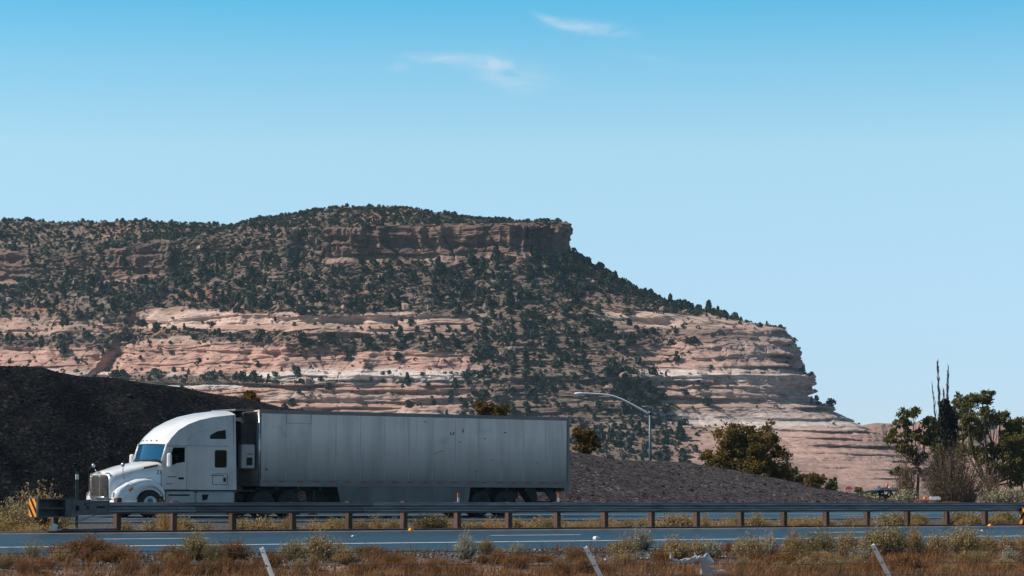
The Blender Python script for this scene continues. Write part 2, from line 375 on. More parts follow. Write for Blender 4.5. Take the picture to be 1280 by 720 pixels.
def hill_extra(cur, c):
    N, L = c['N'], c['L']; s = N('ShaderNodeSeparateXYZ'); L(c['co'], s.inputs[0])
    f = c['remap'](s.outputs[0], 54, 72); cur = c['mix'](f, cur, c['rgb']((.060, .053, .055)))
    n = c['noise'](.5, 5); cur = c['mix'](c['remap'](n, .4, .7), cur, c['mix'](.5, cur, c['rgb']((.03, .028, .029))))
    return speckle(8.5, [(0, (.4, .4, .42)), (.2, (.7, .7, .7)), (.45, (1, .97, .95)), (.68, (1.4, 1.3, 1.25)), (.86, (1.9, 1.8, 1.75)), (.965, (3.4, 3.1, 2.9))], .85)(cur, c)
M['cinder'] = mat('cinder', (.0058, .0072, .0095), .95, col2=(.0085, .010, .0125), nscale=.6, spec=.03, extra=hill_extra, bump=(7, .7, .10))
h = np_mesh('hill', np.stack([U, Vv, Z], -1).reshape(-1, 3), grid_faces(*U.shape), M['cinder'], smooth=True); h.rotation_euler.z = TH; tag(h, kind='structure')

def terrain(x, y):
    u = x * CT + y * ST; v = -x * ST + y * CT; z = float(gz(u, v))
    return max(z, float(hill_z(np.array(u), np.array(v)))) if 91.3 < v < 139 and -29 < u < 128 else z
# ---- the mesa
PX = .3195                                                     # metres per photo pixel at 1000 m
rim = np.array([(-900, 1165), (-600, 1150), (-300, 1120), (-60, 1085), (100, 1062), (210, 1050), (290, 1030), (400, 1008), (520, 1003), (620, 1000), (672, 1001), (694, 1010), (702, 1028), (698, 1060), (670, 1120), (600, 1220)], float)
def spline(P, n):
    t = np.arange(len(P)); tt = np.linspace(0, len(P) - 1, n); m = np.gradient(P, axis=0); i = np.clip(tt.astype(int), 0, len(P) - 2); f = (tt - i)[:, None]
    return P[i] * (2 * f**3 - 3 * f**2 + 1) + m[i] * (f**3 - 2 * f**2 + f) + P[i + 1] * (-2 * f**3 + 3 * f**2) + m[i + 1] * (f**3 - f**2)
cur_ = spline(rim, 6000); cur_ = np.stack([(cur_[:, 0] - 640) * PX, cur_[:, 1]], 1)
tg = np.gradient(cur_, axis=0); tg /= np.linalg.norm(tg, axis=1)[:, None]; nx, ny = tg[:, 1], -tg[:, 0]
ang = np.unwrap(np.arctan2(ny, nx)); ang = np.convolve(np.pad(ang, 150, mode='edge'), np.ones(301) / 301, 'valid')
seg = np.linalg.norm(np.diff(cur_, axis=0), axis=1); vis = ((cur_[:-1, 0] > -245)).astype(float) * .85 + .15
cost = np.concatenate([[0], np.cumsum(vis * (seg + np.abs(np.diff(ang)) * 110))]); NS = 1350
idx = np.interp(np.linspace(0, cost[-1], NS), cost, np.arange(6000))
def at(a): return np.interp(idx, np.arange(6000), a)
CX, CY, AN = at(cur_[:, 0]), at(cur_[:, 1]), at(ang); NX, NY = np.cos(AN), np.sin(AN)
S = np.concatenate([[0], np.cumsum(np.hypot(np.diff(CX), np.diff(CY)) + np.abs(np.diff(AN)) * 90)])
cpx = CX / PX + 640
nose = sstep(.15, .85, NX)
crest = np.interp(cpx, [-400, 0, 100, 180, 226, 246, 265, 290, 320, 360, 400, 460, 500, 540, 600, 660, 720], [355, 354, 355, 350.5, 346, 354, 359, 362, 367, 371, 372, 371, 369, 362, 356, 354, 353])
rimH = np.interp(cpx, [-400, 0, 120, 230, 300, 420, 560, 640, 720], [318, 316, 318, 334, 345, 346, 349, 351, 353])
#       H(px)  d_nose  d_front  (None H -> per column)
keys = [(-140, 560, -160, None), (-90, 330, -90, None), (-40, 60, -40, None), ('rim', 0, 0, 0), ('rim', 13, 4, -3), ('capm', 11, 6, -18), ('cap', 10, 9, -38), ('cap', 16, 15, -42),
        (262, 98, 62), (243, 152, 92), (236, 200, 104), (223, 247, 110), (218, 284, 124), (209, 291, 130), (198, 299, 142), (183, 302, 156), (168, 306, 174), (161, 309, 188), (160, 317, 196), (148, 318, 199), (146, 313, 205), (130, 318, 214), (124, 322, 216), (120, 333, 226), (108, 352, 234), (101, 363, 240), (85, 397, 278), (51, 435, 346), (20, 490, 420), (-4, 560, 500), (-24, 700, 620)]
KH, KN, KF = [], [], []
for i, k in enumerate(keys):
    if i < 3: KH.append(crest + (0 if i == 1 else (-3 if i == 2 else -40)) - (crest - rimH) * (0.45 if i == 2 else 0)); KN.append(np.full(NS, float(k[0]))); KF.append(np.full(NS, float(k[0])))
    elif isinstance(k[0], str): KH.append(rimH + k[3]); KN.append(np.full(NS, float(k[1]))); KF.append(np.full(NS, float(k[2])))
    else: KH.append(np.full(NS, float(k[0]))); KN.append(np.full(NS, float(k[1]))); KF.append(np.full(NS, float(k[2])))
KH, KN, KF = map(np.array, (KH, KN, KF)); KD = KF * (1 - nose) + KN * nose
dl = np.hypot(np.diff(KH.mean(1)), np.diff(KD[:, 700]) * .45); dl[:2] *= .35; dl[-3:] *= .25; tk = np.concatenate([[0], np.cumsum(dl)]); NT = 430
tt = np.linspace(0, tk[-1], NT)
def col_interp(K):
    i = np.clip(np.searchsorted(tk, tt, side='right') - 1, 0, len(tk) - 2); f = ((tt - tk[i]) / (tk[i + 1] - tk[i]))[:, None]; return K[i] * (1 - f) + K[i + 1] * f
H, D = col_interp(KH), col_interp(KD); Dn_, Df_, D0_ = col_interp(KN), col_interp(KF), D.copy()
Sg = np.broadcast_to(S, H.shape); Nz = np.broadcast_to(nose, H.shape); Px = np.broadcast_to(cpx, H.shape)
front = 1 - Nz
# strata wander up and down a little; ledges die out along the face
warp = fbm(Sg * .010, H * .006, 0, 3, seed=40) * 13 + fbm(Sg * .05, H * .03, 3, 3, seed=39) * 5
# talus fan that buries the bands between the front face and the nose, and smaller ones on the left
fan_c = np.exp(-((Px - 650) / 50) ** 4) * (1 - sstep(.25, .7, Nz)) * sstep(-.2, .1, 1 - Nz)
pxa = Px + np.where((NX > 0) & (NY < 0), np.sqrt(np.clip(NX, 0, 1)), 0) * Dn_; fb_ = np.interp(H, [60, 150, 200, 240, 300], [838, 815, 770, 715, 700]) + 42 * fbm(H * .03, Sg * .03, 0, 3, seed=38)
fan_c = fan_c * np.where(H < 300, 1 - sstep(fb_ - 50, fb_ + 50, pxa), 1)
gully = fbm(Sg * .02, 2.0, 0, 3, seed=41)
fanD = 15 + (314 - H) * .93 + 12 * vnoise(Sg * .03, H * .03, 0, 42)
D = np.where(H < 314, D + (np.maximum(D, fanD) - D) * fan_c + 6 * fan_c * sstep(314, 250, H), D)
# rock mask
cliff = sstep(rimH - 50, rimH - 40, H) * sstep(rimH + 1, rimH - 1, H)
capw = np.clip(.55 + 1.6 * vnoise(Sg * .022 + 3.3, 0, 0, 43) + .5 * Nz, 0, 1); capw = np.maximum(capw, np.where((Px > 410) & (Px < 720), .9, 0)); capw = np.broadcast_to(capw, H.shape)
ledge = sstep(214 + warp, 218 + warp, H) * sstep(244 + warp, 240 + warp, H)
slick = sstep(154 + warp, 160 + warp, H) * sstep(205 + warp * 1.8, 199 + warp * 1.8, H)
lowb = sstep(40, 60, H) * sstep(152, 148, H)
nosec = sstep(78, 88, H) * sstep(226, 220, H)
exp_f = np.clip(.75 + 1.1 * fbm(Sg * .016, H * .02, 4.0, 3, seed=44), 0, 1)
rock = np.maximum.reduce([cliff * capw, ledge * np.clip(exp_f * 1.2 - .1, 0, 1) * .95, slick * np.clip(.35 + exp_f, 0, 1), lowb * np.clip(.3 + exp_f, 0, 1)])
rock = rock * (1 - fan_c * .92 * (H < 300)); rock = np.maximum(rock, Nz ** .5 * np.maximum(nosec, sstep(232, 226, H) * sstep(10, 30, H)) * np.clip(exp_f + .45, 0, 1))
talus = 1 - rock
# cliffs that are buried by talus become slopes: relax D toward a smooth profile
Dsm = D.copy()
for _ in range(60): Dsm[1:-1] = .25 * Dsm[:-2] + .5 * Dsm[1:-1] + .25 * Dsm[2:]
mixr = np.clip(rock * 1.3, 0, 1); mix_in = np.where(H > rimH + 2, 1, mixr); D = Dsm * (1 - mix_in) + D * mix_in
# spurs, alcoves, joints, bedding
zz = H * PX
D = D + front * (H < rimH + 20) * (fbm(Sg * .018, H * .003, 0, 3, seed=45) * 26 + fbm(Sg * .055, H * .008, 1, 3, seed=46) * 13 * sstep(380, 300, H))
bed = vnoise(Sg * .022, (H + warp * .8) * .15, 0, 47) * 2.3 + vnoise(Sg * .04, (H + warp) * .42, 0, 48) * 1.1 + vnoise(Sg * .08, (H + warp) * .95, 0, 49) * .4
blockn = np.abs(vnoise(Sg * .11, H * .03, 0, 50)) * -4.5 + np.abs(vnoise(Sg * .24, H * .10, 0, 51)) * -2.0 + 2.0
calm = 1 - .62 * sstep(122, 112, H) - .5 * Nz * sstep(112, 122, H)
D = D + rock * (bed * 1.9 * calm + blockn * (.55 + 2.0 * cliff)) + talus * (fbm(Sg * .16, H * .16, 0, 4, seed=52) * 6 + fbm(Sg * .5, H * .5, 0, 2, seed=57) * 2.6) + rock * fbm(Sg * .35, H * .35, 0, 3, seed=53) * 1.1
notch = np.zeros_like(H)
for h0, a_n, a_f, w_ in ((203, 5, 1.5, 2.2), (186, 6, 2, 1.8), (171, 4, 2.5, 1.6), (158.5, 2, 2.5, 1.3), (147, 3, 9, 2.2), (138, 9, 3, 2.6), (131, 2, 5, 1.7), (119, 6, 4, 2.0), (96, 1.6, 2.5, 1.2), (106, 3, 2.5, 1.3), (91, 3.5, 2.5, 1.4), (82, 3, 2, 1.1), (73, 4, 2, 1.5), (63, 3, 1.5, 1.1), (54, 4, 2, 1.5), (44, 3.5, 2, 1.3), (32, 3, 2, 1.3)):
    hw_ = h0 + warp * .55; amp = (1.5 * a_n * Nz + 1.25 * a_f * front) * np.clip(.55 + 1.1 * vnoise(Sg * .028, h0 * 1.0, 0, 90), 0, 1.3)
    notch = notch + amp * (-np.exp(-((H - hw_) / w_) ** 2) + .55 * np.exp(-((H - hw_ - 2.4 * w_) / (1.6 * w_)) ** 2))
crack = -np.exp(-(vnoise(Sg * .045 + H * .012, H * .012, 0, 91) / .05) ** 2) * 5 - np.exp(-(vnoise(Sg * .13 - H * .02, H * .03, 0, 92) / .06) ** 2) * 2.2
dome = (1 - np.abs(vnoise(Sg * .026 + .3 * warp * .1, H * .022, 0, 93))) ** 2 * 13 - 6
D = D + rock * (notch + crack * (.5 + .5 * cliff + .3 * slick) + dome * np.maximum(slick, ledge * .7) * front)
slope_noise = fbm(Sg * .1, H * .15, 8, 3, seed=54)
Dm = D * PX; fr_ = (NX > 0) & (NY < 0); ax_ = np.where(fr_, np.sqrt(np.clip(NX, 0, 1)), NX); ay_ = np.where(fr_, -np.sqrt(np.clip(-NY, 0, 1)), NY)
dN = np.where(fr_, Dn_, D0_); dF = np.where(fr_, Df_, D0_); dl_ = D - D0_
X = CX + (ax_ * dN + NX * dl_) * PX; Y = CY + (ay_ * dF + NY * dl_) * PX
fine = rock * (1 - .6 * sstep(116, 106, H)) * (fbm(X * .10, Y * .10, H * .22, 4, seed=94) * (2.6 - 1.2 * Nz) + fbm(X * .022, Y * .022, (H + warp) * .55, 2, seed=95) * 1.1 * Nz)
X = X + NX * fine * PX; Y = Y + NY * fine * PX
Zm = HC + (H + slope_noise * 1.2 * talus + vnoise(Sg * .2, H * .3, 2, 55) * .6) * Y / F
Zm = Zm + (H > rimH + 4) * fbm(Sg * .03, D * .03, 0, 3, seed=56) * 1.0
MV = np.stack([X, Y, Zm], -1)
# albedo of the strata (rock colours, plus shade painted onto the steep cliffs)
def lerp(a, b, t): return a * (1 - t[..., None]) + np.array(b) * t[..., None]
hh = H + warp + vnoise(Sg * .05, H * .1, 0, 60) * 2
c_ = np.empty(H.shape + (3,)); c_[:] = (.128, .094, .078)
c_ = lerp(c_, (.205, .148, .122), np.clip(fbm(Sg * .06, H * .08, 0, 4, seed=61) * 1.5 + .35, 0, 1)); c_ = lerp(c_, (.29, .155, .11), np.clip(vnoise(Sg * .025, H * .05, 5, 62) * 1.6 - .55, 0, 1))
rk = np.empty_like(c_); rk[:] = (.42, .265, .21)
rk = lerp(rk, (.45, .33, .275), sstep(.0, .5, vnoise(Sg * .008, hh * .13, 0, 63)) * .8)
rk = lerp(rk, (.16, .10, .083), sstep(rimH - 46, rimH - 36, H) * .92)                                   # cap cliff: dark varnish, and its shade painted into the albedo
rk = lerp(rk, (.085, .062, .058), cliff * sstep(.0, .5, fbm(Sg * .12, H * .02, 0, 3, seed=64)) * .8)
rk = lerp(rk, (.56, .415, .345), sstep(216, 222, hh) * sstep(244, 238, hh) * .85)                             # pale ledge
rk = lerp(rk, (.445, .27, .215), sstep(160, 166, hh) * sstep(208, 202, hh) * front * .9)                       # pink slickrock
rk = lerp(rk, (.60, .51, .46), sstep(144, 147, hh) * sstep(163, 160, hh))                                   # white ledge
rk = lerp(rk, (.58, .49, .45), sstep(84, 96, hh) * sstep(112, 104, hh) * .9)
rk = lerp(rk, (.42, .31, .275), Nz * sstep(214, 205, hh) * sstep(98, 104, hh) * .8)
rk = lerp(rk, (.43, .275, .23), sstep(86, 76, hh) * .85)
rk = lerp(rk, (.15, .10, .09), Nz * sstep(196, 202, hh) * sstep(226, 218, hh) * sstep(-.25, .25, vnoise(Sg * .03, H * .03, 0, 67)) * .9)  # shade of the steep right-hand cliff painted as dark albedo
rk = lerp(rk, (.20, .135, .12), np.maximum(slick, lowb) * sstep(.2, .55, fbm(Sg * .05, H * .09, 0, 4, seed=68)) * .7)
rk = rk * (1 + .13 * fbm(Sg * .1, H * .6, 0, 4, seed=65))[..., None] * (1 + .10 * vnoise(Sg * .01, H * 1.0, 0, 66))[..., None]
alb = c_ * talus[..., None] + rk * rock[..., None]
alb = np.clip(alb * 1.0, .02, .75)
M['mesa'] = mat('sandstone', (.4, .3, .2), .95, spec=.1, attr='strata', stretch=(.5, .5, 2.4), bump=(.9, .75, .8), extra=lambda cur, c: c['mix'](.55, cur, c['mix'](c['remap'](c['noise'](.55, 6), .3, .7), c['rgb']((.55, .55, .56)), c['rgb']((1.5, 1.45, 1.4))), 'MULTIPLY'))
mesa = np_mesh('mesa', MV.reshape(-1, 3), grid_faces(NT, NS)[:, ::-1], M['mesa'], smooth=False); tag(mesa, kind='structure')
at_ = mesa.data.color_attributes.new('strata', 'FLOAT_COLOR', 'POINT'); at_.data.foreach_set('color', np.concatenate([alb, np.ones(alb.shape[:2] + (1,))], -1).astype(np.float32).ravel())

# ---- a low red ridge beyond the mesa's foot
xs = np.linspace(150, 900, 160); ys = np.linspace(0, 1, 24); U, T = np.meshgrid(xs, ys)
top = np.interp(U, [150, 205, 240, 300, 345, 420, 520, 640, 900], [30, 46, 51, 52.5, 53, 49, 42, 52, 60]) + fbm(U * .02, 0, 0, 4, seed=70) * 5
hz_ = np.interp(T, [0, .35, .6, .7, 1], [-6, 10, 44, 50, 50]) / 50 * top; hy = 1640 + np.interp(T, [0, .6, .7, 1], [-110, -14, 0, 160]) + fbm(U * .015, T * 3, 0, 4, seed=71) * 40
M['ridge'] = mat('red_rock', (.42, .245, .19), .95, col2=(.27, .17, .135), nscale=.06, spec=.1, stretch=(.25, 1, 2.5), bump=(.3, .8, 2))
rd = np_mesh('far_hills', np.stack([U, hy, hz_], -1).reshape(-1, 3), grid_faces(*U.shape), M['ridge']); tag(rd, kind='structure')

# ================================================================== GUARDRAIL
M['galv'] = mat('galvanised_steel', (.30, .315, .33), .33, .85, col2=(.19, .20, .21), nscale=3, stretch=(.4, 2, 2), bump=(3, .12, .01))
M['galv_dull'] = mat('weathered_steel', (.20, .215, .23), .36, .85, col2=(.13, .14, .15), nscale=2, stretch=(.3, 2, 2), bump=(3, .12, .01))
M['steel_grey'] = mat('grey_steel', (.13, .135, .14), .6, .4, col2=(.085, .085, .09), nscale=4, bump=(14, .15, .01))
M['post_wood'] = mat('creosote_wood', (.14, .078, .058), .9, col2=(.07, .044, .036), nscale=3, stretch=(6, 6, .7), ndetail=7, rand=.22, bump=(30, .4, .01), spec=.2)
M['rubber'] = mat('black_rubber', (.012, .012, .013), .8, col2=(.03, .029, .028), nscale=6)
M['black'] = mat('black_paint', (.010, .010, .011), .6, spec=.2)
M['orange_sheet'] = mat('orange_reflective', (.85, .30, .02), .5, col2=(.75, .24, .02), nscale=9)
M['orange_plastic'] = mat('orange_plastic', (.75, .16, .03), .5); M['white_plastic'] = mat('white_plastic', (.78, .79, .80), .45, col2=(.6, .6, .6), nscale=9)
M['amber'] = mat('amber_lens', (.85, .30, .01), .3, coat=.4); M['red_lens'] = mat('red_reflector', (.35, .02, .02), .4)

def RDo(o): o.rotation_euler.z = TH; return o
PU = [30.01, 31.9, 33.64, 35.54, 37.52, 39.44, 41.38, 43.32, 45.23, 47.1, 48.98, 50.88, 52.77, 54.67, 56.57, 58.49, 60.39, 62.31, 64.24, 66.17, 68.08]
gr = empty('guardrail', RD(48, 62.5), TH, 'long steel W-beam guardrail on brown wooden posts along the near road', 'guardrail')
wprof = [(.0, .475), (-.008, .480), (-.058, .512), (-.076, .530), (-.080, .553), (-.070, .575), (-.016, .612), (-.008, .632), (-.016, .652), (-.070, .689), (-.080, .711), (-.076, .734), (-.058, .752), (-.010, .782), (.0, .787)]
def rail_piece(a, b, m, tilt=0.0, off=0.0):
    mb = MB(); secs = []
    for u in np.linspace(a, b, max(2, int((b - a) / .6))):
        secs.append([(u - 48, -.27 + y + off - tilt * (z - .63), z) for y, z in wprof])
    mb.loft(secs, smooth=True, flip=True); mb.loft([[(x, y + .004, z) for x, y, z in q] for q in secs], smooth=True)
    for u in PU:
        if a < u < b: mb.box((u - 48 - .012 + .06, -.305 + off, .61), (u - 48 + .012 + .06, -.28 + off, .65)); mb.box((u - 48 - .03 + .06, -.288 + off, .625), (u - 48 + .03 + .06, -.283 + off, .64))
    mb.build('rail', m, gr)
cuts = [31.30, 34.05, 39.95, 46.2, 53.8, 61.4, 70.5]
for i, (a, b) in enumerate(zip(cuts[:-1], cuts[1:])):
    rail_piece(a - (.16 if i else 0), b + .16, M['galv_dull'] if i in (1,) else M['galv'], (.0, .16, -.05, .0, .03, -.02)[i], .004 * (i % 2))
for i, u in enumerate(PU):
    mb = MB(); r = random.Random(i); h = .80 + r.uniform(-.015, .03) + (.12 if i == 1 else 0) - (.2 if i == 0 else 0); x = u - 48; tw = r.uniform(-.02, .02)
    q = Matrix.Rotation(r.uniform(-.05, .05), 3, 'Z') @ Matrix.Rotation(tw, 3, 'Y')
    mb.box((x, -.06, -.25), (x + .15, .14, h), .012, q)
    p = mb.build('post', M['post_wood'], gr)
    if i:
        mb = MB(); mb.box((x + .005, -.262, .47), (x + .145, -.07, h - .03 - (.1 if i == 1 else 0)), .008); mb.build('blockout', M['post_wood'], gr)
# impact head and channel of the left end
end = MB(); e0 = -48
def eb(lo, hi, b=0.0): end.box((lo[0] + e0, lo[1], lo[2]), (hi[0] + e0, hi[1], hi[2]), b)
eb((29.27, -.60, .375), (29.33, -.03, .905), .008)                      # face plate
eb((29.33, -.58, .86), (30.35, -.06, .885)); eb((29.33, -.58, .385), (30.2, -.06, .41)); eb((29.33, -.53, .615), (30.1, -.10, .64))
eb((29.33, -.10, .41), (30.3, -.075, .86)); eb((30.12, -.55, .41), (30.32, -.101, .86), .01)
end.add([(30.32 + e0, -.56, .385), (30.62 + e0, -.47, .455), (30.62 + e0, -.47, .835), (30.32 + e0, -.56, .885)], [(0, 1, 2, 3)])
end.add([(30.35 + e0, -.06, .885), (30.35 + e0, -.57, .887), (30.64 + e0, -.475, .84), (30.64 + e0, -.12, .84)], [(0, 1, 2, 3)])
end.add([(30.32 + e0, -.56, .385), (30.32 + e0, -.06, .385), (30.62 + e0, -.12, .455), (30.62 + e0, -.47, .455)], [(0, 1, 2, 3)])
eb((30.61, -.475, .45), (31.48, -.14, .845), .012)
head = end.build('impact_head', M['steel_grey'], gr)
det = MB(); det.box((31.08 + e0, -.483, .63), (31.34 + e0, -.474, .68), .003); det.box((30.45 + e0, -.548, .56), (30.53 + e0, -.50, .70)); 
for k, (a, b, c, d) in enumerate(((30.72, .74, 30.86, .757), (30.72, .69, 30.76, .74), (30.72, .60, 30.86, .617), (30.80, .617, 30.84, .70), (30.75, .65, 30.83, .665))): det.box((a + e0, -.480, b), (c + e0, -.474, d))
det.build('slot', M['black'], head)
an = MB(); an.tube([(29.95 - 48, -.03, .03), (31.9 - 48, -.03, .03)], .045, 8); an.tube([(30.05 - 48, -.1, .05), (31.3 - 48, -.1, .46)], .012, 6); an.build('anchor_strut', M['steel_grey'], gr)
def stripes(name, cx, w_, z0, z1, slope, parent, x):
    """diagonal black bars on an orange plate that faces along the road; drawn in (y,z)"""
    pl = MB(); pl.box((x - .004, cx - w_ / 2, z0), (x, cx + w_ / 2, z1)); plate = pl.build(name, M['orange_sheet'], parent)
    st = MB(); H_ = z1 - z0; n = 0
    for k in range(-3, 6):
        c0 = k * .30; pts = []
        poly = [(-w_ / 2, c0 + slope * (-w_ / 2)), (w_ / 2, c0 + slope * (w_ / 2)), (w_ / 2, c0 + slope * (w_ / 2) + .135), (-w_ / 2, c0 + slope * (-w_ / 2) + .135)]
        def clip(P, zc, keep):
            out = []
            for i in range(len(P)):
                a, b = P[i - 1], P[i]; ia, ib = keep(a[1]), keep(b[1])
                if ia != ib: t = (zc - a[1]) / (b[1] - a[1]); out.append((a[0] + (b[0] - a[0]) * t, zc))
                if ib: out.append(b)
            return out
        P = clip(poly, 0, lambda z: z >= 0); P = clip(P, H_, lambda z: z <= H_) if len(P) > 2 else []
        if len(P) > 2: st.poly([(x - .007, cx + a, z0 + b) for a, b in P][::-1])
    st.build('black_stripes', M['black'], plate); return plate
sp = stripes('striped_panel', -.315, .44, .395, .885, 1.02, gr, 29.265 - 48)
# second striped marker at the right edge
ux, _ = at_v(1274.5, 648, 62.2)
om = empty('object_marker', RD(ux, 62.0), TH, 'orange and black striped marker board at the right end of the guardrail', 'object marker')
mb = MB(); mb.box((0, -.25, -.02), (.05, .22, .60), .005); mb.build('backing_plate', M['steel_grey'], om)
stripes('striped_panel', -.015, .40, .02, .57, -1.05, om, -.001)
mb = MB(); mb.box((.05, -.05, -.25), (.10, .02, .55)); mb.build('post', M['steel_grey'], om)

def delineator(u, v, label):
    z0 = .0; e = empty('delineator_post', RD(u, v, z0), TH, label, 'delineator', 'orange and white delineators behind the guardrail')
    mb = MB(); mb.box((-.035, -.012, -.1), (.035, .012, .93), .004); mb.build('post', M['white_plastic'], e)
    mb = MB(); mb.box((-.0365, -.0135, .93), (.0365, .0135, 1.07), .004); mb.build('orange_cap', M['orange_plastic'], e)
u1, z1 = at_v(573, 615, 62.95); u2, z2 = at_v(698.5, 616, 62.95)
delineator(u1, 62.95, 'white delineator post with orange top in front of the trailer side skirt')
delineator(u2, 62.95, 'white delineator post with orange top in front of the trailer tail')
u3, z3 = at_v(96.5, 589, 66.0)
e = empty('marker_post', RD(u3, 66.0, -.3), TH, 'dark green roadside post with white band behind the guardrail end', 'marker post')
M['green_post'] = mat('green_post', (.012, .065, .05), .5, col2=(.01, .04, .035), nscale=4)
mb = MB(); mb.box((-.045, -.012, -.2), (.045, .012, z3 + .3), .004); mb.build('post', M['green_post'], e)
mb = MB(); mb.box((-.047, -.0145, z3 + .3 - .24), (.047, .0145, z3 + .3 - .09), .003); mb.build('reflective_band', M['white_plastic'], e)
# raised markers on the painted lines, litter
def road_stud(px, py, v, m, label):
    u, _ = at_v(px, py, v); o = MB()
    o.loft([[(-.06, -.05, 0), (-.03, -.035, .028), (.03, -.035, .028), (.06, -.05, 0)], [(-.06, .05, 0), (-.03, .035, .028), (.03, .035, .028), (.06, .05, 0)]], smooth=False)
    o.poly([(-.06, -.05, 0), (.06, -.05, 0), (.03, -.035, .028), (-.03, -.035, .028)]); o.poly([(-.06, .05, 0), (-.03, .035, .028), (.03, .035, .028), (.06, .05, 0)])
    x = o.build('road_stud', m); x.location = RD(u, v, rz_near(v) + .006); x.rotation_euler.z = TH; x.scale = (1.3, 1.3, 2.4) if m is M['amber'] else (1, .8, 1.0); tag(x, label, 'road stud', 'raised markers on the road')
road_stud(514, 661.5, 61.55, M['amber'], 'amber road stud on the yellow line below the trailer side skirt')
road_stud(1238, 657.6, 61.55, M['amber'], 'amber road stud on the yellow line beside the striped marker board')
road_stud(442, 671, 57.75, M['white_plastic'], 'small white road stud in the lane below the trailer')
road_stud(1228, 664, 57.75, M['white_plastic'], 'small white road stud in the lane near the right edge')
u, _ = at_v(745.5, 674.3, 54.35); mb = MB(); mb.box((-.10, -.06, 0), (.10, .06, .085), .015, Matrix.Rotation(.3, 3, 'Z')); mb.box((-.06, -.05, .08), (.05, .04, .10), .01)
x = mb.build('takeaway_box', M['white_plastic']); x.location = RD(u, 54.35, rz_near(54.35) + .006); x.rotation_euler.z = TH; tag(x, 'small white litter box lying on the white edge line', 'litter')
u, _ = at_v(66, 662, 62.2); mb = MB(); q = Matrix.Rotation(.35, 3, 'Y')
mb.box((-.10, -.04, 0), (.09, -.03, .20), .004, q); mb.box((-.08, -.045, .02), (-.06, -.02, .18), .004, q); mb.box((-.10, -.045, .0), (.09, .10, .012), .003, Matrix.Rotation(-.1, 3, 'Y'))
x = mb.build('bent_plate', M['white_plastic']); x.location = RD(u, 62.15, .015); x.rotation_euler.z = TH; tag(x, 'bent white metal plate at the foot of the guardrail end post', 'metal plate')

# ================================================================== THE SEMI TRUCK  (local: x back along the truck, y from its left side to its right, z up)
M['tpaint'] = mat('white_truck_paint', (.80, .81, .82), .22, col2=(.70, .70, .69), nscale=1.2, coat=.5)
M['tpaint_side'] = mat('shaded_dusty_paint', (.62, .565, .54), .35, col2=(.47, .425, .40), nscale=1.3, ndetail=7, stretch=(1, 1, .6), coat=.3)  # white paint darkened to put the flanks' shade into the colour; noise adds dust
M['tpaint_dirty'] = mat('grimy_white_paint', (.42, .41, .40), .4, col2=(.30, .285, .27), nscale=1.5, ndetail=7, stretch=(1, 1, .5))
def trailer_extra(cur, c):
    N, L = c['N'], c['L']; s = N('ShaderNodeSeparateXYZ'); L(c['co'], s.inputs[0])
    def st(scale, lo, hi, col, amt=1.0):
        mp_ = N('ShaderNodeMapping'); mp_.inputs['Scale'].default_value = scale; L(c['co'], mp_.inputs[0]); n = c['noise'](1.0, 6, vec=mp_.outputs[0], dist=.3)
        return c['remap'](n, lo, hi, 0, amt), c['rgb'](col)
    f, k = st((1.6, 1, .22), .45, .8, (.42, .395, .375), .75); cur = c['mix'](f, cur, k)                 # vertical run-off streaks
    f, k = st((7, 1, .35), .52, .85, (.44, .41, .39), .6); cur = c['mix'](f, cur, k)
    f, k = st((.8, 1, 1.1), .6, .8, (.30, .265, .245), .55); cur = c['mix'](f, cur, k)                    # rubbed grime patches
    g = c['remap'](s.outputs[2], 3.3, 1.3, 0, .92); return c['mix'](g, cur, c['rgb']((.15, .132, .12)))   # shade deepening downwards painted into the skin, with road grime
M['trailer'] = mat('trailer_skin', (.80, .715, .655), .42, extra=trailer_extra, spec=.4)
M['trailer_rail'] = mat('trailer_rail', (.21, .20, .195), .55, .2, col2=(.17, .16, .155), nscale=3, stretch=(.4, 1, 1))
M['joint'] = mat('panel_joint', (.60, .54, .50), .5, col2=(.48, .43, .40), nscale=3)
M['dull_rim'] = mat('dark_rim', (.055, .052, .05), .7, col2=(.03, .03, .03), nscale=6)  # darker tone for all rims behind the front axle
M['skirt'] = mat('dark_skirt', (.17, .165, .16), .5, col2=(.11, .105, .10), nscale=1.2, ndetail=7, stretch=(1, 1, .5))  # dark grey skirt with blotchy tone
M['alu'] = mat('aluminium', (.50, .51, .53), .35, .8, col2=(.33, .33, .34), nscale=5)
M['chassis'] = mat('chassis', (.018, .018, .019), .7, col2=(.045, .04, .036), nscale=4)
M['grille'] = mat('grille', (.34, .27, .23), .35, .75, col2=(.2, .17, .16), nscale=5)
M['glass'] = mat('windscreen', (.010, .075, .15), .06, spec=1.0, coat=1.0); M['side_glass'] = glass_mat('side_window', (.42, .44, .44), gloss=.04); M['brown_glass'] = mat('tinted_pane', (.024, .012, .007), .2, spec=.04)  # windscreen base tinted blue: reflected sky put into the colour
M['lens'] = mat('headlamp_lens', (.75, .78, .80), .08, coat=.8); M['seat'] = mat('seat_cloth', (.03, .03, .033), .9); M['cab_in'] = mat('cab_lining', (.035, .033, .032), .9)
M['bronze'] = mat('bronze_trim', (.10, .06, .045), .35, .5); M['sticker'] = mat('blue_sticker', (.05, .10, .22), .5)
TU0, TV0, TZ = 42.75, 83.95, .235
tr = empty('semi_truck', RD(TU0, TV0, TZ), TH, 'white semi truck with sleeper cab pulling a long grimy white box trailer', 'truck')
WC = 1.27
def arcw(a, bow, y, hw): t = (y - WC) / hw; return a - bow * (1 - t * t)
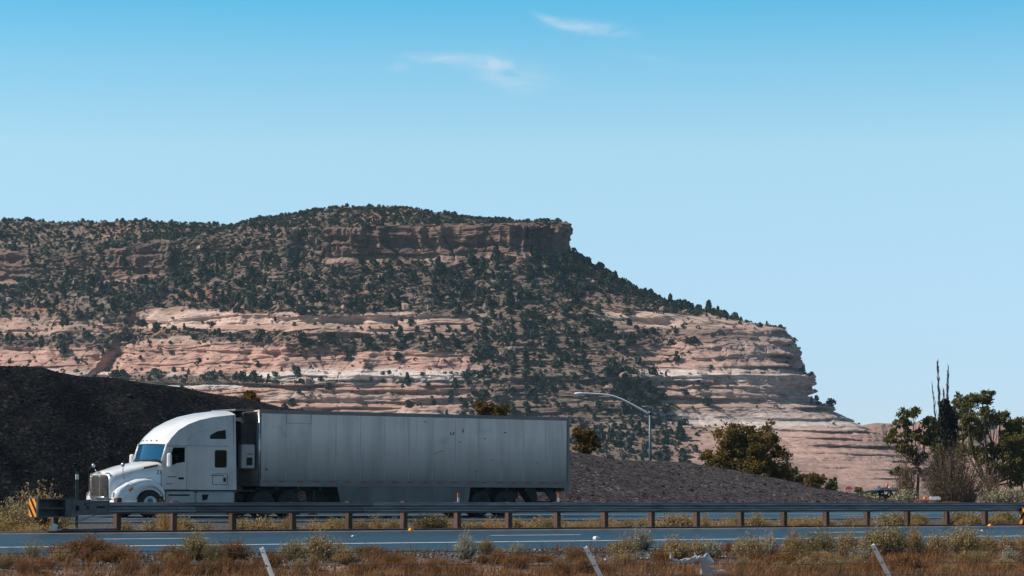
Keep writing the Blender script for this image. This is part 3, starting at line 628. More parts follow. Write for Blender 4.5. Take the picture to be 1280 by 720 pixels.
# hood
mb = MB(); secs = []
hoodk = [(.115, .78, 1.56, 1.645, .70), (.15, .81, 1.605, 1.70, .68), (.36, .87, 1.67, 1.77, .66), (.9, .94, 1.82, 1.945, .66), (1.5, 1.02, 1.95, 2.06, .7), (2.14, 1.10, 2.075, 2.165, .8)]
for a, hw, hs, ht, hb in hoodk:
    half = [(hw + .02, hb), (hw + .02, hs - .35), (hw, hs - .14), (hw - .04, hs - .05), (hw - .13, hs + .015), (hw * .55, hs + (ht - hs) * .72), (hw * .22, ht - .012)]
    pts = [(WC - y, z) for y, z in half] + [(WC, ht)] + [(WC + y, z) for y, z in half[::-1]]
    bow = .10 if a < .3 else .06
    secs.append([(arcw(a, bow * (1 if z > 1 else .6), y, 1.1), y, z) for y, z in pts])
mb.loft(secs, smooth=True, flip=True); mb.poly(secs[0]); mb.poly(secs[-1][::-1])
mb.mi = 1; mb.box((1.35, WC - 1.075, 1.86), (1.95, WC - 1.04, 1.93), .01, Matrix.Rotation(-.18, 3, 'Y')); mb.mi = 0
hood = mb.build('hood', [M['tpaint'], M['bronze']], tr)
tm = text_mesh('21', .22); tm.materials.append(M['black']); t_ = link(bpy.data.objects.new('number', tm), hood); t_.location = (1.98, WC - 1.105, 1.68); t_.rotation_euler = (math.pi / 2, 0, R(-3))
# grille
mb = MB(); 
for sgn in (-1, 1):
    ys = [WC + sgn * .05, WC + sgn * .70]; y0, y1 = min(ys), max(ys)
    for k in range(15):
        z = .80 + k * .053; mb.box((arcw(.10, .10, (y0 + y1) / 2, 1.1) - .012, y0, z), (arcw(.10, .10, (y0 + y1) / 2, 1.1) + .03, y1, z + .03), 0, Matrix.Rotation(.115 * -sgn * -1, 3, 'Z'))
    for k in range(8): y = y0 + (y1 - y0) * (k + .5) / 8; mb.box((.055, y - .008, .79), (.075, y + .008, 1.60))
gl = mb.build('grille', M['grille'], tr)
mb = MB(); mb.mi = 0
mb.box((.045, WC - .045, .74), (.075, WC + .045, 1.66), .01); mb.box((.03, WC - .06, 1.60), (.06, WC + .06, 1.72), .012)
for sgn in (-1, 1): mb.tube([(.07, WC + sgn * .74, .74), (.075, WC + sgn * .76, 1.2), (.09, WC + sgn * .75, 1.62)], .026, 8)
mb.tube([(.085, WC - .75, 1.63), (.03, WC, 1.66), (.085, WC + .75, 1.63)], .026, 8); mb.tube([(.075, WC - .75, .745), (.02, WC, .745), (.075, WC + .75, .745)], .03, 8)
mb.build('grille_surround', M['alu'], gl)
mb = MB(); mb.box((.105, WC - .74, .76), (.12, WC + .74, 1.62)); mb.build('radiator', M['chassis'], gl)
# bumper, fenders, headlights
mb = MB(); secs = []
for y, a in ((.06, 1.0), (.04, .62), (.05, .40), (.14, .22), (.35, .12), (.8, .06), (WC, .04), (1.74, .06), (2.19, .12), (2.40, .22), (2.49, .40), (2.50, .62), (2.48, 1.0)):
    d = Vector((-.3, 0, 0)); secs.append([(a + .05, y, .30), (a, y, .34), (a - .015, y, .48), (a, y, .62), (a + .05, y, .66)])
mb.loft(secs, smooth=True, flip=False); mb.build('bumper', M['tpaint'], tr)
mb = MB(); mb.box((.10, .50, .42), (.13, .92, .56), .005); mb.box((.10, 1.6, .42), (.13, 2.0, .56), .005); mb.build('air_intake', M['chassis'], tr)
def fender(near):
    f = (lambda y: y) if near else (lambda y: 2 * WC - y); mb = MB(); secs = []
    top = [(.10, .66), (.10, .80), (.14, .93), (.30, 1.09), (.62, 1.285), (1.0, 1.42), (1.35, 1.475), (1.62, 1.46), (1.88, 1.36), (2.06, 1.2), (2.15, 1.0), (2.17, .82), (2.17, .66)]
    for i, (a, z) in enumerate(top):
        th = math.pi * (1 - i / (len(top) - 1)); ax, az = 1.58 + .61 * math.cos(th), .50 + .66 * math.sin(th) + .0
        ax = max(.96, min(2.15, ax)); az = max(.66, az)
        if i < 2: ax, az = .95, .66
        k = min(1, i / 3)
        secs.append([(a + .12, f(.62), z + .02), (a + .03, f(.42 + .0), z + .015), (a, f(.22), z), (a + .01, f(.10), z - .05 * k), ((a * .75 + ax * .25), f(.035), (z * .72 + az * .28)), (ax, f(.03), az), (ax + .01, f(.10), az - .005)])
    mb.loft(secs, smooth=True, flip=near); mb.build('fender', M['tpaint'], tr)
    mb = MB(); hs = []
    for t in np.linspace(0, 1, 7):
        a = .135 + t * .60; zt = .92 + t * .33; zb = .74 + t * .30; y = .205 - .17 * min(1, t * 1.6) ; hs.append([(a - .06, f(y + .02), zb), (a - .075 + .02 * t, f(y - .03), (zb + zt) / 2), (a - .06, f(y + .03), zt + .01)])
    mb.loft(hs, smooth=True, flip=not near); hl = mb.build('headlight', M['lens'], tr)
    mb = MB(); mb.add([(.62, f(.026), 1.02), (.80, f(.022), 1.13), (.84, f(.026), 1.06), (.70, f(.024), .93)], [(0, 1, 2, 3) if not near else (3, 2, 1, 0)]); mb.build('turn_signal', M['orange_plastic'], hl)
fender(True); fender(False)
# cab
H0 = 1.03
edge = [(2.06, 2.11), (2.28, 2.75), (2.45, 2.98), (2.78, 3.28), (3.2, 3.51), (3.63, 3.67), (4.2, 3.79), (4.86, 3.87), (5.2, 3.90)]
def ez(a): return float(np.interp(a, [p[0] for p in edge], [p[1] for p in edge]))
def wall_y(a, h):
    y = .10 if a < 3.13 else (.10 - .10 * min(1, (a - 3.13) / .36)); return y + max(0, h - 2.70) * .10
SEAM = 2.70
cabwin = [(2.36, 2.05), (2.385, 2.2), (2.53, 2.61), (3.01, 2.62), (3.01, 2.09), (2.66, 2.04), (2.56, 1.98), (2.42, 1.98)]
slpwin = [(4.30, 1.89), (4.27, 1.93), (4.27, 2.49), (4.30, 2.53), (4.73, 2.53), (4.76, 2.49), (4.76, 1.93), (4.73, 1.89)]
upwin = [(4.07, 2.98), (4.07, 3.09), (4.40, 3.25), (4.74, 3.31), (4.74, 2.98)]
for near in (True, False):
    fn = (lambda a, h: (a, wall_y(a, h), h)) if near else (lambda a, h: (a, 2 * WC - wall_y(a, h), h))
    mb = MB()
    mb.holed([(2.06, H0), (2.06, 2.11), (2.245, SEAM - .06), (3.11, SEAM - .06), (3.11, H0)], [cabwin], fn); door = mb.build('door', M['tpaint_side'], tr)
    mb = MB(); mb.tube([fn(a, h) for a, h in cabwin + cabwin[:1]], .014, 6); mb.build('window_seal', M['rubber'], door)
    mb = MB(); mb.poly([fn(a, h) for a, h in cabwin]); mb.build('window_pane', M['side_glass'] if near else M['black'], door)
    s_ = -1 if near else 1
    mb = MB(); p = fn(2.86, 1.46); mb.box((2.76, p[1] - .02, 1.42), (2.99, p[1] + .02, 1.50), .012); mb.build('door_handle', M['black'], door)
    if near:
        mb = MB()
        for k in range(7): mb.box((2.30 + k * .055, .093, 1.50), (2.335 + k * .055, .0985, 1.535))
        mb.box((2.24, .093, 1.24), (2.50, .0985, 1.265)); mb.build('lettering', M['black'], door)
    mb = MB(); G = .012
    # cab post, flare to the sleeper, sleeper side, upper fairing
    mb.poly([fn(3.11 + G, H0), fn(3.13, H0), fn(3.13, SEAM - G), fn(3.11 + G, SEAM - G)]); 
    mb.add([fn(3.13, H0), fn(3.49, H0), fn(3.49, SEAM - G), fn(3.13, SEAM - G)], [(0, 1, 2, 3)], True)
    mb.holed([(3.49, H0), (3.49, SEAM - G), (4.86, SEAM - G), (4.86, H0)], [slpwin], fn)
    mb.poly([fn(2.25, SEAM - .06 + G), fn(3.13, SEAM - .06 + G), fn(3.13, SEAM - G), fn(2.262, SEAM - G)])
    lo_ = [(2.266, SEAM), (2.28, 2.75), (2.45, 2.98), (2.78, 3.28), (3.13, ez(3.13)), (3.13, SEAM)]; mb.poly([fn(a, h) for a, h in lo_])
    mb.poly([fn(3.13, SEAM), fn(3.13, ez(3.13)), fn(3.2, 3.51), fn(3.49, ez(3.49)), fn(3.49, SEAM)])
    mb.holed([(3.49, SEAM), (3.49, ez(3.49)), (3.63, 3.67), (4.2, 3.79), (4.86, 3.87), (4.86, SEAM)], [upwin], fn)
    # raised crease sweeping back from the door to the upper window
    cp = [fn(3.18, 2.95), fn(3.32, 3.08), fn(3.6, 3.2), fn(4.0, 3.3), fn(4.45, 3.36)]
    mb.loft([[(x, y + s_ * -.002, z + .05 * (1 - i / 4) + .02) for i, (x, y, z) in enumerate(cp)], [(x, y + s_ * (.035 - .007 * i), z) for i, (x, y, z) in enumerate(cp)], [(x, y + s_ * -.002, z - .10 * (1 - i / 4) - .02) for i, (x, y, z) in enumerate(cp)]], smooth=True, flip=near)
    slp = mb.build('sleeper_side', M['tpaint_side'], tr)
    for nm, W_ in (('sleeper_window', slpwin), ('upper_window', upwin)):
        mb = MB(); c = (sum(p[0] for p in W_) / len(W_), sum(p[1] for p in W_) / len(W_)); 
        big = [(c[0] + (p[0] - c[0]) * (1.42 if nm[0] == 's' else 1.03), c[1] + (p[1] - c[1]) * (1.27 if nm[0] == 's' else 1.04)) for p in W_]
        if nm[0] == 's': mb.tube([(x, y + s_ * .004, z) for x, y, z in [fn(a, h) for a, h in big + big[:1]]], .016, 6)
        mb.mi = 1; mb.tube([fn(a, h) for a, h in W_ + W_[:1]], .016, 6); wf = mb.build(nm, [M['tpaint'], M['rubber']], slp)
        mb = MB(); mb.poly([(x, y - s_ * .006, z) for x, y, z in [fn(a, h) for a, h in W_]]); mb.build('pane', M['brown_glass'] if nm[0] == 's' else M['black'], wf)
    mb = MB(); y = fn(4.5, 1.4)[1]; hp = [(4.17, 1.27), (4.17, 1.60), (4.21, 1.64), (4.77, 1.64), (4.81, 1.60), (4.81, 1.27), (4.77, 1.23), (4.21, 1.23), (4.17, 1.27)]
    mb.tube([(a, y + s_ * .002, h) for a, h in hp], .010, 6); mb.mi = 1; mb.box((4.63, y - .012, 1.34), (4.74, y + .012, 1.50), .005); mb.box((4.10, y - .008, 1.565), (4.66, y + .008, 1.59)); mb.build('storage_hatch', [M['rubber'], M['black']], slp)
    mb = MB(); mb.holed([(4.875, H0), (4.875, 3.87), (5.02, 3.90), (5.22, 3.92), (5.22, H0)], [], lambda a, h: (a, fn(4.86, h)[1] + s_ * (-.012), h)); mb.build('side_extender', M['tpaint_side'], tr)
    # lower fairing over tank and steps
    mb = MB(); y0, y1 = (.02, .55) if near else (2 * WC - .55, 2 * WC - .02)
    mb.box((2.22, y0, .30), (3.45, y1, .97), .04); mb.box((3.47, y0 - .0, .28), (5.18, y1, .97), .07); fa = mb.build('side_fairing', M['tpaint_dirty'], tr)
    ys = y0 - .004 if near else y1 + .004; mb = MB(); mb.box((2.30, min(ys, ys + .01), .80), (3.2, max(ys, ys + .006), .86), .003); mb.poly([(3.72, ys, .86), (4.02, ys, .86), (3.95, ys, .66), (3.75, ys, .62)]); mb.build('step', M['black'], fa)
    mb = MB(); mb.box((2.1, y0 + .06, .95), (5.15, y1, 1.045)); mb.build('sill', M['chassis'], tr)
    # mirrors
    yo = -.24 if near else 2 * WC + .24
    mb = MB(); mb.box((2.10, yo - .10, 1.86), (2.26, yo + .10, 2.40), .05); mi_ = mb.build('mirror', M['tpaint'], tr)
    mb = MB(); mb.tube([(2.18, yo, 1.98), (2.22, (yo + (.1 if near else 2.44)) / 2, 1.97), (2.30, .12 if near else 2.42, 1.95)], .03, 6); mb.tube([(2.18, yo, 2.08), (2.30, .12 if near else 2.42, 2.06)], .022, 6); mb.build('mirror_arm', M['black'], mi_)
    hy = .12 if near else 2 * WC - .12
    mb = MB(); mb.ball((.40, hy - (.06 if near else -.06), 1.95), (.075, .09, .08)); hm = mb.build('hood_mirror', M['alu'], tr)
    mb = MB(); mb.tube([(.42, hy - (.05 if near else -.05), 1.90), (.50, hy + (.12 if near else -.12), 1.60), (.62, hy + (.22 if near else -.22), 1.42)], .014, 6); mb.build('mirror_stalk', M['alu'], hm)
# windscreen, roof fairing, back wall
mb = MB(); secs = []
for t in np.linspace(0, 1, 6):
    secs.append([(arcw(2.07 + (2.28 - 2.07) * t, .30, y, 1.16), y, 2.13 + t * (.62 + .05 * (1 - ((y - WC) / 1.16) ** 2))) for y in np.linspace(.13, 2 * WC - .13, 13)])
mb.loft(secs, smooth=True, flip=False); ws = mb.build('windshield', M['glass'], tr)
mb = MB(); mb.tube([secs[0][i] for i in range(13)], .022, 6); mb.tube([secs[-1][i] for i in range(13)], .02, 6); mb.tube([(arcw(2.05, .31, y, 1.16), y, 2.165) for y in np.linspace(.3, 1.9, 8)], .012, 5); mb.build('windshield_seal', M['rubber'], ws)
for y in (.115, 2 * WC - .115): mb = MB(); mb.tube([(2.06, y, 2.09), (2.28, y + (.03 if y < 1 else -.03), 2.78)], .05, 8); mb.build('window_pillar', M['tpaint'], tr)
pass
mb = MB(); secs = []
roofk = [(2.24, 2.735, 2.77, .31), (2.28, 2.765, 2.83, .30), (2.45, 2.985, 3.09, .27), (2.78, 3.285, 3.42, .2), (3.2, 3.515, 3.67, .12), (3.63, 3.675, 3.85, .06), (4.2, 3.795, 3.985, .02), (4.86, 3.875, 4.07, 0), (5.20, 3.91, 4.09, 0)]
for a, ze, zc, bow in roofk:
    y0 = wall_y(a, ze) - .004; hw = WC - y0; row = []
    for y in np.linspace(-1, 1, 17):
        q = abs(y); z = ze + (zc - ze) * (1 - q ** 2.6) if q < .96 else ze + (zc - ze) * (1 - q ** 2.6); row.append((a - bow * (1 - y * y), WC + y * hw, z))
    secs.append(row)
mb.loft(secs, smooth=True); 
rf = mb.build('roof_fairing', M['tpaint'], tr)
mb = MB()
for y in (-.62, -.31, 0, .31, .62): mb.ball((arcw(2.32, .30, WC + y, 1.16), WC + y, 2.90), (.035, .045, .016), 8, 5)
mb.build('marker_lamp', M['bronze'], rf)
mb = MB(); mb.box((2.6, WC - 1.1, .95), (5.14, WC + 1.1, 1.03)); mb.poly([(5.12, wall_y(5, 1) + .03, 1.0), (5.12, 2 * WC - .03, 1.0), (5.12, 2 * WC - .1, 3.88), (5.12, WC, 4.05), (5.12, .1, 3.88)]); mb.box((3.3, .14, 1.03), (3.34, 2 * WC - .14, 3.3)); mb.build('cab_back', M['cab_in'], tr)
mb = MB(); mb.box((2.72, .42, 1.25), (3.22, .95, 1.62), .06); mb.box((3.12, .42, 1.55), (3.26, .95, 2.25), .05); mb.box((3.14, .53, 2.26), (3.24, .83, 2.48), .04); mb.build('driver_seat', M['seat'], tr)
mb = MB(); mb.tube([(2.47 + .05 * math.cos(t), .68 + .22 * math.sin(t), 1.86 + .2 * math.cos(t)) for t in np.linspace(0, 2 * math.pi, 20)], .016, 6); mb.tube([(2.48, .68, 1.86), (2.3, .68, 1.6)], .03, 6); mb.build('steering_wheel', M['black'], tr)
mb = MB(); mb.box((2.05, .16, 1.1), (2.38, 2 * WC - .16, 1.95), .05); mb.build('dashboard', M['cab_in'], tr)
# running gear
mb = MB()
for y in (.82, 1.62): mb.box((.5, y, .62), (8.4, y + .1, .92))
for a in (.9, 2.9, 4.6, 6.0, 7.1, 8.2): mb.box((a, .92, .66), (a + .1, 1.62, .88))
mb.box((1.5, .3, .42), (1.7, 2.24, .58), .03)
for a in (6.46, 7.61): mb.box((a - .1, .35, .42), (a + .1, 2.2, .6), .04); mb.ball((a, WC, .5), (.25, .25, .22))
mb.box((5.3, .12, .98), (6.1, 2.4, 1.02)); mb.build('chassis_frame', M['chassis'], tr)
mb = MB(); mb.box((6.6, .75, .93), (7.5, 1.8, 1.12), .04); mb.build('fifth_wheel', M['chassis'], tr)
def wheel(a, near, dual, fr=False):
    yo = .06 if near else 2 * WC - .06; d = 1 if near else -1; wd = .62 if dual else .30
    mb = MB(); prof = [(.28, 0.03), (.34, .0), (.44, .0), (.495, .035), (.515, .07)]
    n = 2 if dual else 1; W1 = .29; P = []
    for k in range(n):
        o_ = k * .33; P += [(r, o_ + y) for r, y in prof] + [(.515, o_ + W1 - .07), (.495, o_ + W1 - .035), (.44, o_ + W1), (.28, o_ + W1 - .02)]
    mb.lathe(P, (a, yo, .515), (0, d, 0), 32); wl = mb.build('wheel', M['rubber'], tr)
    mb = MB(); pr = [(.0, .14 if dual else .01), (.09, .14 if dual else .0), (.10, .16 if dual else .04), (.20, .17 if dual else .05), (.24, .07), (.285, .025), (.285, .24)]
    mb.lathe(pr, (a, yo, .515), (0, d, 0), 24)
    for k in range(10):
        t = 2 * math.pi * k / 10; yb = yo + d * (.165 if dual else .045); mb.tube([(a + .15 * math.cos(t), yb, .515 + .15 * math.sin(t)), (a + .15 * math.cos(t), yb - d * .04, .515 + .15 * math.sin(t))], .016, 6)
    mb.build('rim', M['alu'] if fr else M['dull_rim'], wl)
for near in (True, False):
    wheel(1.58, near, False, True)
    for a in (6.46, 7.61, 16.74, 17.91): wheel(a, near, True)
# trailer
L0, L1, B0, B1 = 6.18, 21.20, 1.17, 4.13
mb = MB(); nb = 13; xs_ = []
seams = [L0 + .10] + [7.40, 8.53] + [9.68 + 1.1435 * k for k in range(10)] + [L1 - .10]
zs_ = [1.43, 1.8, 2.4, 3.0, 3.6, 3.985]
for near in (True, False):
    cols = []
    for a, b in zip(seams[:-1], seams[1:]):
        for t in np.linspace(0.004, .996, 13):
            x = a + (b - a) * t; bul = .020 * math.sin(math.pi * t) + .004 * math.sin(3 * math.pi * t + a) + (-.008 if t < .01 or t > .99 else 0)
            cols.append([(x, (0 - bul * math.sin(math.pi * (z - 1.3) / 2.8)) if near else 2.55 + bul * .5, z) for z in zs_])
    mb.loft(cols, smooth=False, flip=near)
mb.box((L0 + .06, .03, 1.40), (L0 + .10, 2.52, 4.02)); mb.box((L1 - .1, .03, 1.2), (L1 - .06, 2.52, 4.02)); mb.box((L0 + .05, .02, 4.06), (L1 - .05, 2.53, 4.115)); mb.box((L0 + .05, .02, 1.2), (L1 - .05, 2.53, 1.40))
mb.mi = 1
for x in seams[1:-1]: mb.box((x - .007, -.004, 1.43), (x + .007, .012, 3.985))
mb.mi = 0
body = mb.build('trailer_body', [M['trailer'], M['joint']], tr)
mb = MB()
for y0, y1 in ((-.018, .05), (2.5, 2.568)): mb.box((L0 + .02, y0, 3.985), (L1 - .04, y1, B1), .008); mb.box((L0 + .02, y0, B0), (L1 - .04, y1, 1.43), .006)
for k in range(30):
    x = L0 + .5 + k * .5; mb.box((x, -.024, B0 + .02), (x + .03, -.016, 1.30))
mb.build('edge_rail', M['trailer_rail'], tr)
mb = MB(); mb.tube([(L0 + .035, .02, B0), (L0 + .035, .02, 4.12)], .05, 10); mb.tube([(L0 + .035, 2.53, B0), (L0 + .035, 2.53, 4.12)], .05, 10); mb.build('corner_post', M['alu'], tr)
mb = MB(); mb.box((L1 - .09, -.03, 1.02), (L1 + .03, .09, 4.15), .01); mb.box((L1 - .09, 2.46, 1.02), (L1 + .03, 2.58, 4.15), .01); mb.box((L1 - .09, .09, 4.0), (L1 + .02, 2.46, 4.14), .01); mb.box((L1 - .25, -.02, 1.02), (L1 + .03, 2.57, 1.17), .01)
rfm = mb.build('rear_frame', M['trailer_rail'], tr)
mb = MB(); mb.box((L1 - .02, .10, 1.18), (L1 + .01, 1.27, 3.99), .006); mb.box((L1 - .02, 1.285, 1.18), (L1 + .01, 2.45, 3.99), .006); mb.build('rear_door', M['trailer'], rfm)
rt = MB(); wt_ = MB(); x = 6.39; k = 0
while x < 20.95:
    rt.box((x, -.0215, 1.335), (x + .27, -.0185, 1.39)); wt_.box((x + .28, -.0215, 1.335), (x + .50, -.0185, 1.39)); x += (.68, .83)[k % 2] if k < 2 else .735; k += 1
rt.build('red_reflector', M['red_lens'], tr); wt_.build('white_reflector', M['trailer_rail'], tr)
mb = MB(); mb.ball((6.42, -.02, 4.06), (.05, .02, .03), 8, 5); mb.ball((20.6, -.02, 1.28), (.09, .02, .03), 8, 5); mb.build('marker_lamp', M['orange_plastic'], tr)
mb = MB(); mb.tube([(7.40, -.012, 3.985), (7.40, -.012, 3.63), (8.53, -.012, 3.63), (8.53, -.012, 3.985)], .008, 5); mb.build('vent_panel', M['trailer_rail'], tr)
mb = MB(); mb.add([(6.52 + .07 * math.cos(t), -.016, 1.83 + .05 * math.sin(t)) for t in np.linspace(0, 2 * math.pi, 13)[:-1]], [tuple(range(12))]); mb.build('sticker', M['sticker'], tr)
mb = MB(); r = random.Random(4)
for (a, z, w_, h_, an_) in ((15.16, 3.34, .05, .2, .3), (15.30, 3.36, .06, .18, -.2), (15.77, 3.47, .06, .2, .05), (16.85, 3.17, .14, .05, -.5), (17.88, 3.43, .18, .045, .05), (16.4, 1.82, .1, .04, -.4), (17.2, 2.3, .16, .03, -.2), (14.45, 2.55, .4, .025, .3), (14.7, 2.62, .3, .02, .2), (19.5, 2.2, .15, .03, -.1), (13.9, 3.9 - .1, .2, .03, -.4), (15.6, 3.0, .07, .06, .2)):
    n = 7; pts = [(a + (w_ / 2 * math.cos(t) * r.uniform(.7, 1.1)) * math.cos(an_) - h_ / 2 * math.sin(t) * math.sin(an_), -.020, z + h_ / 2 * math.sin(t) * math.cos(an_) * r.uniform(.7, 1.1) + w_ / 2 * math.cos(t) * math.sin(an_)) for t in np.linspace(0, 2 * math.pi, n + 1)[:-1]]
    mb.add(pts, [tuple(range(n))])
mb.build('scuff_marks', M['chassis'], tr)
# cooling unit on the trailer nose
mb = MB(); mb.box((5.52, .16, 1.95), (6.17, 2.39, 4.02), .07); ru = mb.build('refrigeration_unit', M['chassis'], tr)
mb = MB()
for k in range(11):
    for j in range(5): mb.box((5.58 + j * .115, .152, 2.88 + k * .098), (5.66 + j * .115, .164, 2.945 + k * .098))
mb.build('vent_mesh', M['rubber'], ru)
mb = MB(); mb.box((5.50, .10, 1.86), (6.08, .40, 2.78), .03); sb = mb.build('service_panel', M['tpaint_dirty'], ru)
mb = MB(); mb.box((5.70, .088, 1.98), (5.96, .102, 2.28), .008); mb.box((5.72, .092, 2.40), (5.98, .102, 2.43)); mb.build('control_display', M['black'], sb)
mb = MB(); mb.box((5.3, .3, 4.06), (6.16, 2.2, 4.14), .02); mb.build('unit_cover', M['trailer_rail'], ru)
# underside
mb = MB()
for y in (.72, 1.72): mb.box((6.5, y, 1.0), (21.0, y + .1, 1.19))
for k in range(14): mb.box((7 + k, .1, 1.06), (7.08 + k, 2.45, 1.18))
mb.box((15.7, .62, .72), (19.0, .74, 1.0)); mb.box((15.7, 1.8, .72), (19.0, 1.92, 1.0))
for a in (16.74, 17.91): mb.box((a - .07, .3, .45), (a + .07, 2.25, .58), .03)
mb.build('underframe', M['chassis'], tr)
for y in (.55, 1.88):
    mb = MB(); mb.box((8.95, y, .12), (9.07, y + .12, 1.1), .01); mb.box((8.85, y - .06, .06), (9.17, y + .18, .12), .01); mb.build('landing_leg', M['chassis'], tr)
for y in (.02, 2.50):
    mb = MB(); mb.add([(9.75, y, 1.17), (16.15, y, 1.17), (16.05, y, .48), (9.95, y, .48), (9.95, y + .03, .48), (16.05, y + .03, .48), (16.15, y + .03, 1.17), (9.75, y + .03, 1.17)], [(0, 1, 2, 3), (4, 5, 6, 7), (3, 2, 5, 4)]); 
    for x in (11.35, 12.95, 14.55): mb.box((x, y - .006, .48), (x + .02, y + .02, 1.16))
    mb.build('side_skirt', M['skirt'], tr)
for y in (.25, 1.75):
    mb = MB(); mb.add([(19.0, y, 1.16), (19.65, y, 1.16), (19.72, y, .55), (19.52, y, .55), (19.0, y + .55, 1.16), (19.65, y + .55, 1.16), (19.72, y + .55, .55), (19.52, y + .55, .55)], [(0, 1, 2, 3), (7, 6, 5, 4), (1, 5, 6, 2), (0, 3, 7, 4), (3, 2, 6, 7)]); mb.build('mud_flap', M['rubber'], tr)
mb = MB()
for y in (.55, 1.9): mb.add([(20.25, y, 1.16), (20.9, y, 1.16), (20.95, y, .6), (20.75, y, .6), (20.25, y + .1, 1.16), (20.9, y + .1, 1.16), (20.95, y + .1, .6), (20.75, y + .1, .6)], [(0, 1, 2, 3), (7, 6, 5, 4), (1, 5, 6, 2), (0, 3, 7, 4)])
mb.box((20.78, .12, .50), (20.92, 2.43, .62), .01); mb.build('underrun_bar', M['chassis'], tr)

# ---- the driver
M['skin'] = mat('skin', (.38, .22, .16), .6, col2=(.32, .18, .13), nscale=12); M['shirt'] = mat('shirt', (.10, .14, .22), .9, col2=(.07, .10, .17), nscale=20); M['trousers'] = mat('trousers', (.04, .045, .06), .9); M['hair'] = mat('hair', (.03, .022, .018), .9)
def person_seated():
    # skinned skeleton: hips at the origin, facing -x (towards the hood)
    me = bpy.data.meshes.new('person'); J = []; E = []; RR = []
    def j(p, r, par=None):
        J.append(p); RR.append(r); i = len(J) - 1
        if par is not None: E.append((par, i))
        return i
    hip = j((0, 0, .10), (.15, .12)); ab = j((.02, 0, .26), (.14, .105), hip); ch = j((.03, 0, .45), (.165, .115), ab); nk = j((.01, 0, .60), (.06, .06), ch); hb = j((-.01, 0, .68), (.068, .075), nk); ht = j((-.015, 0, .79), (.078, .095), hb); j((-.01, 0, .87), (.05, .06), ht)
    for s in (-1, 1):
        sh = j((.03, s * .19, .52), (.062, .062), ch); el = j((-.10, s * .25, .28), (.045, .045), sh); wr = j((-.34, s * .17, .36), (.030, .030), el); j((-.41, s * .16, .40), (.032, .02), wr)
        kn0 = j((-.10, s * .10, .09), (.088, .088), hip); kn = j((-.46, s * .13, .13), (.062, .062), kn0); an = j((-.58, s * .13, -.28), (.042, .042), kn); j((-.72, s * .13, -.33), (.04, .03), an)
    me.from_pydata(J, E, []); o = bpy.data.objects.new('person', me); COL.objects.link(o)
    sk = o.modifiers.new('skin', 'SKIN'); sk.use_smooth_shade = True
    for i, v in enumerate(me.skin_vertices[0].data): v.radius = RR[i]; v.use_root = (i == 0)
    ss = o.modifiers.new('sub', 'SUBSURF'); ss.levels = ss.render_levels = 2
    dg = bpy.context.evaluated_depsgraph_get(); m2 = bpy.data.meshes.new_from_object(o.evaluated_get(dg)); bpy.data.objects.remove(o)
    m2.materials.clear()
    for k in ('shirt', 'skin', 'trousers'): m2.materials.append(M[k])
    for p in m2.polygons:
        c = p.center; p.use_smooth = True; p.material_index = 1 if (c.z > .585 or (c.x < -.30 and c.z > .30)) else (2 if c.z < .17 else 0)
    return link(bpy.data.objects.new('person', m2))
pr = person_seated(); tag(pr, 'driver in a blue shirt sitting at the wheel of the semi truck', 'person')
lp = (2.98, .68, 1.58); pr.location = RD(TU0 + lp[0], TV0 + lp[1], TZ + lp[2]); pr.rotation_euler.z = TH
mb = MB(); mb.ball((0.015, 0, .825), (.098, .083, .075), 12, 8); mb.build('hair', M['hair'], pr)
mb = MB()
mb.tube([(-.095, 0, .775), (-.125, 0, .745), (-.10, 0, .735)], [.010, .016, .010], 6)
for s in (-1, 1): mb.ball((-.005, s * .082, .755), (.022, .012, .032), 8, 5)
mb.build('nose_and_ears', M['skin'], pr)
mb = MB()
for s in (-1, 1): mb.ball((-.088, s * .032, .778), (.010, .014, .008), 6, 5)
mb.box((-.098, -.025, .708), (-.086, .025, .714)); mb.build('eyes_and_mouth', M['hair'], pr)
for s in (-1, 1):
    mb = MB()
    for k in range(4): mb.tube([(-.42, s * .16 - .012 * s + k * .004, .425 - k * .02), (-.47, s * .15, .43 - k * .021), (-.475, s * .13, .415 - k * .021)], [.009, .0085, .007], 6)
    mb.tube([(-.40, s * .15, .41), (-.44, s * .12, .43), (-.46, s * .11, .425)], [.011, .009, .008], 6); mb.build('hand', M['skin'], pr)

# ================================================================== VEGETATION
def leafmat(name, col, col2, sc=1.5, tr=.25, rand=.18): return mat(name, col, .85, col2=col2, nscale=sc, ndetail=3, lo=.3, hi=.7, spec=.15, rand=rand, trans=tr)
M['juniper'] = leafmat('juniper_needles', (.036, .048, .034), (.062, .068, .044), .5, .06, .3)
M['bark'] = mat('bark', (.10, .075, .06), .95, col2=(.055, .042, .035), nscale=4, stretch=(5, 5, .8), bump=(20, .5, .02), spec=.1)
M['leaf_green'] = leafmat('cottonwood_leaves', (.080, .090, .030), (.155, .125, .032), .7, .22)
M['leaf_rust'] = leafmat('autumn_leaves', (.085, .076, .022), (.20, .118, .020), .55, .22)
M['leaf_orange'] = leafmat('orange_leaves', (.24, .11, .015), (.075, .050, .014), .7, .25)
M['twig_brown'] = leafmat('bare_twigs', (.20, .135, .09), (.13, .092, .065), .8, .1)
M['poplar'] = leafmat('poplar_leaves', (.016, .019, .012), (.028, .030, .016), 1.0, .08)
M['dead_wood'] = mat('dead_wood', (.075, .068, .066), .95, col2=(.04, .037, .037), nscale=3, spec=.1)
M['rock'] = mat('boulder', (.36, .26, .215), .95, col2=(.24, .16, .13), nscale=.7, bump=(3, .7, .2), spec=.1, rand=.2)

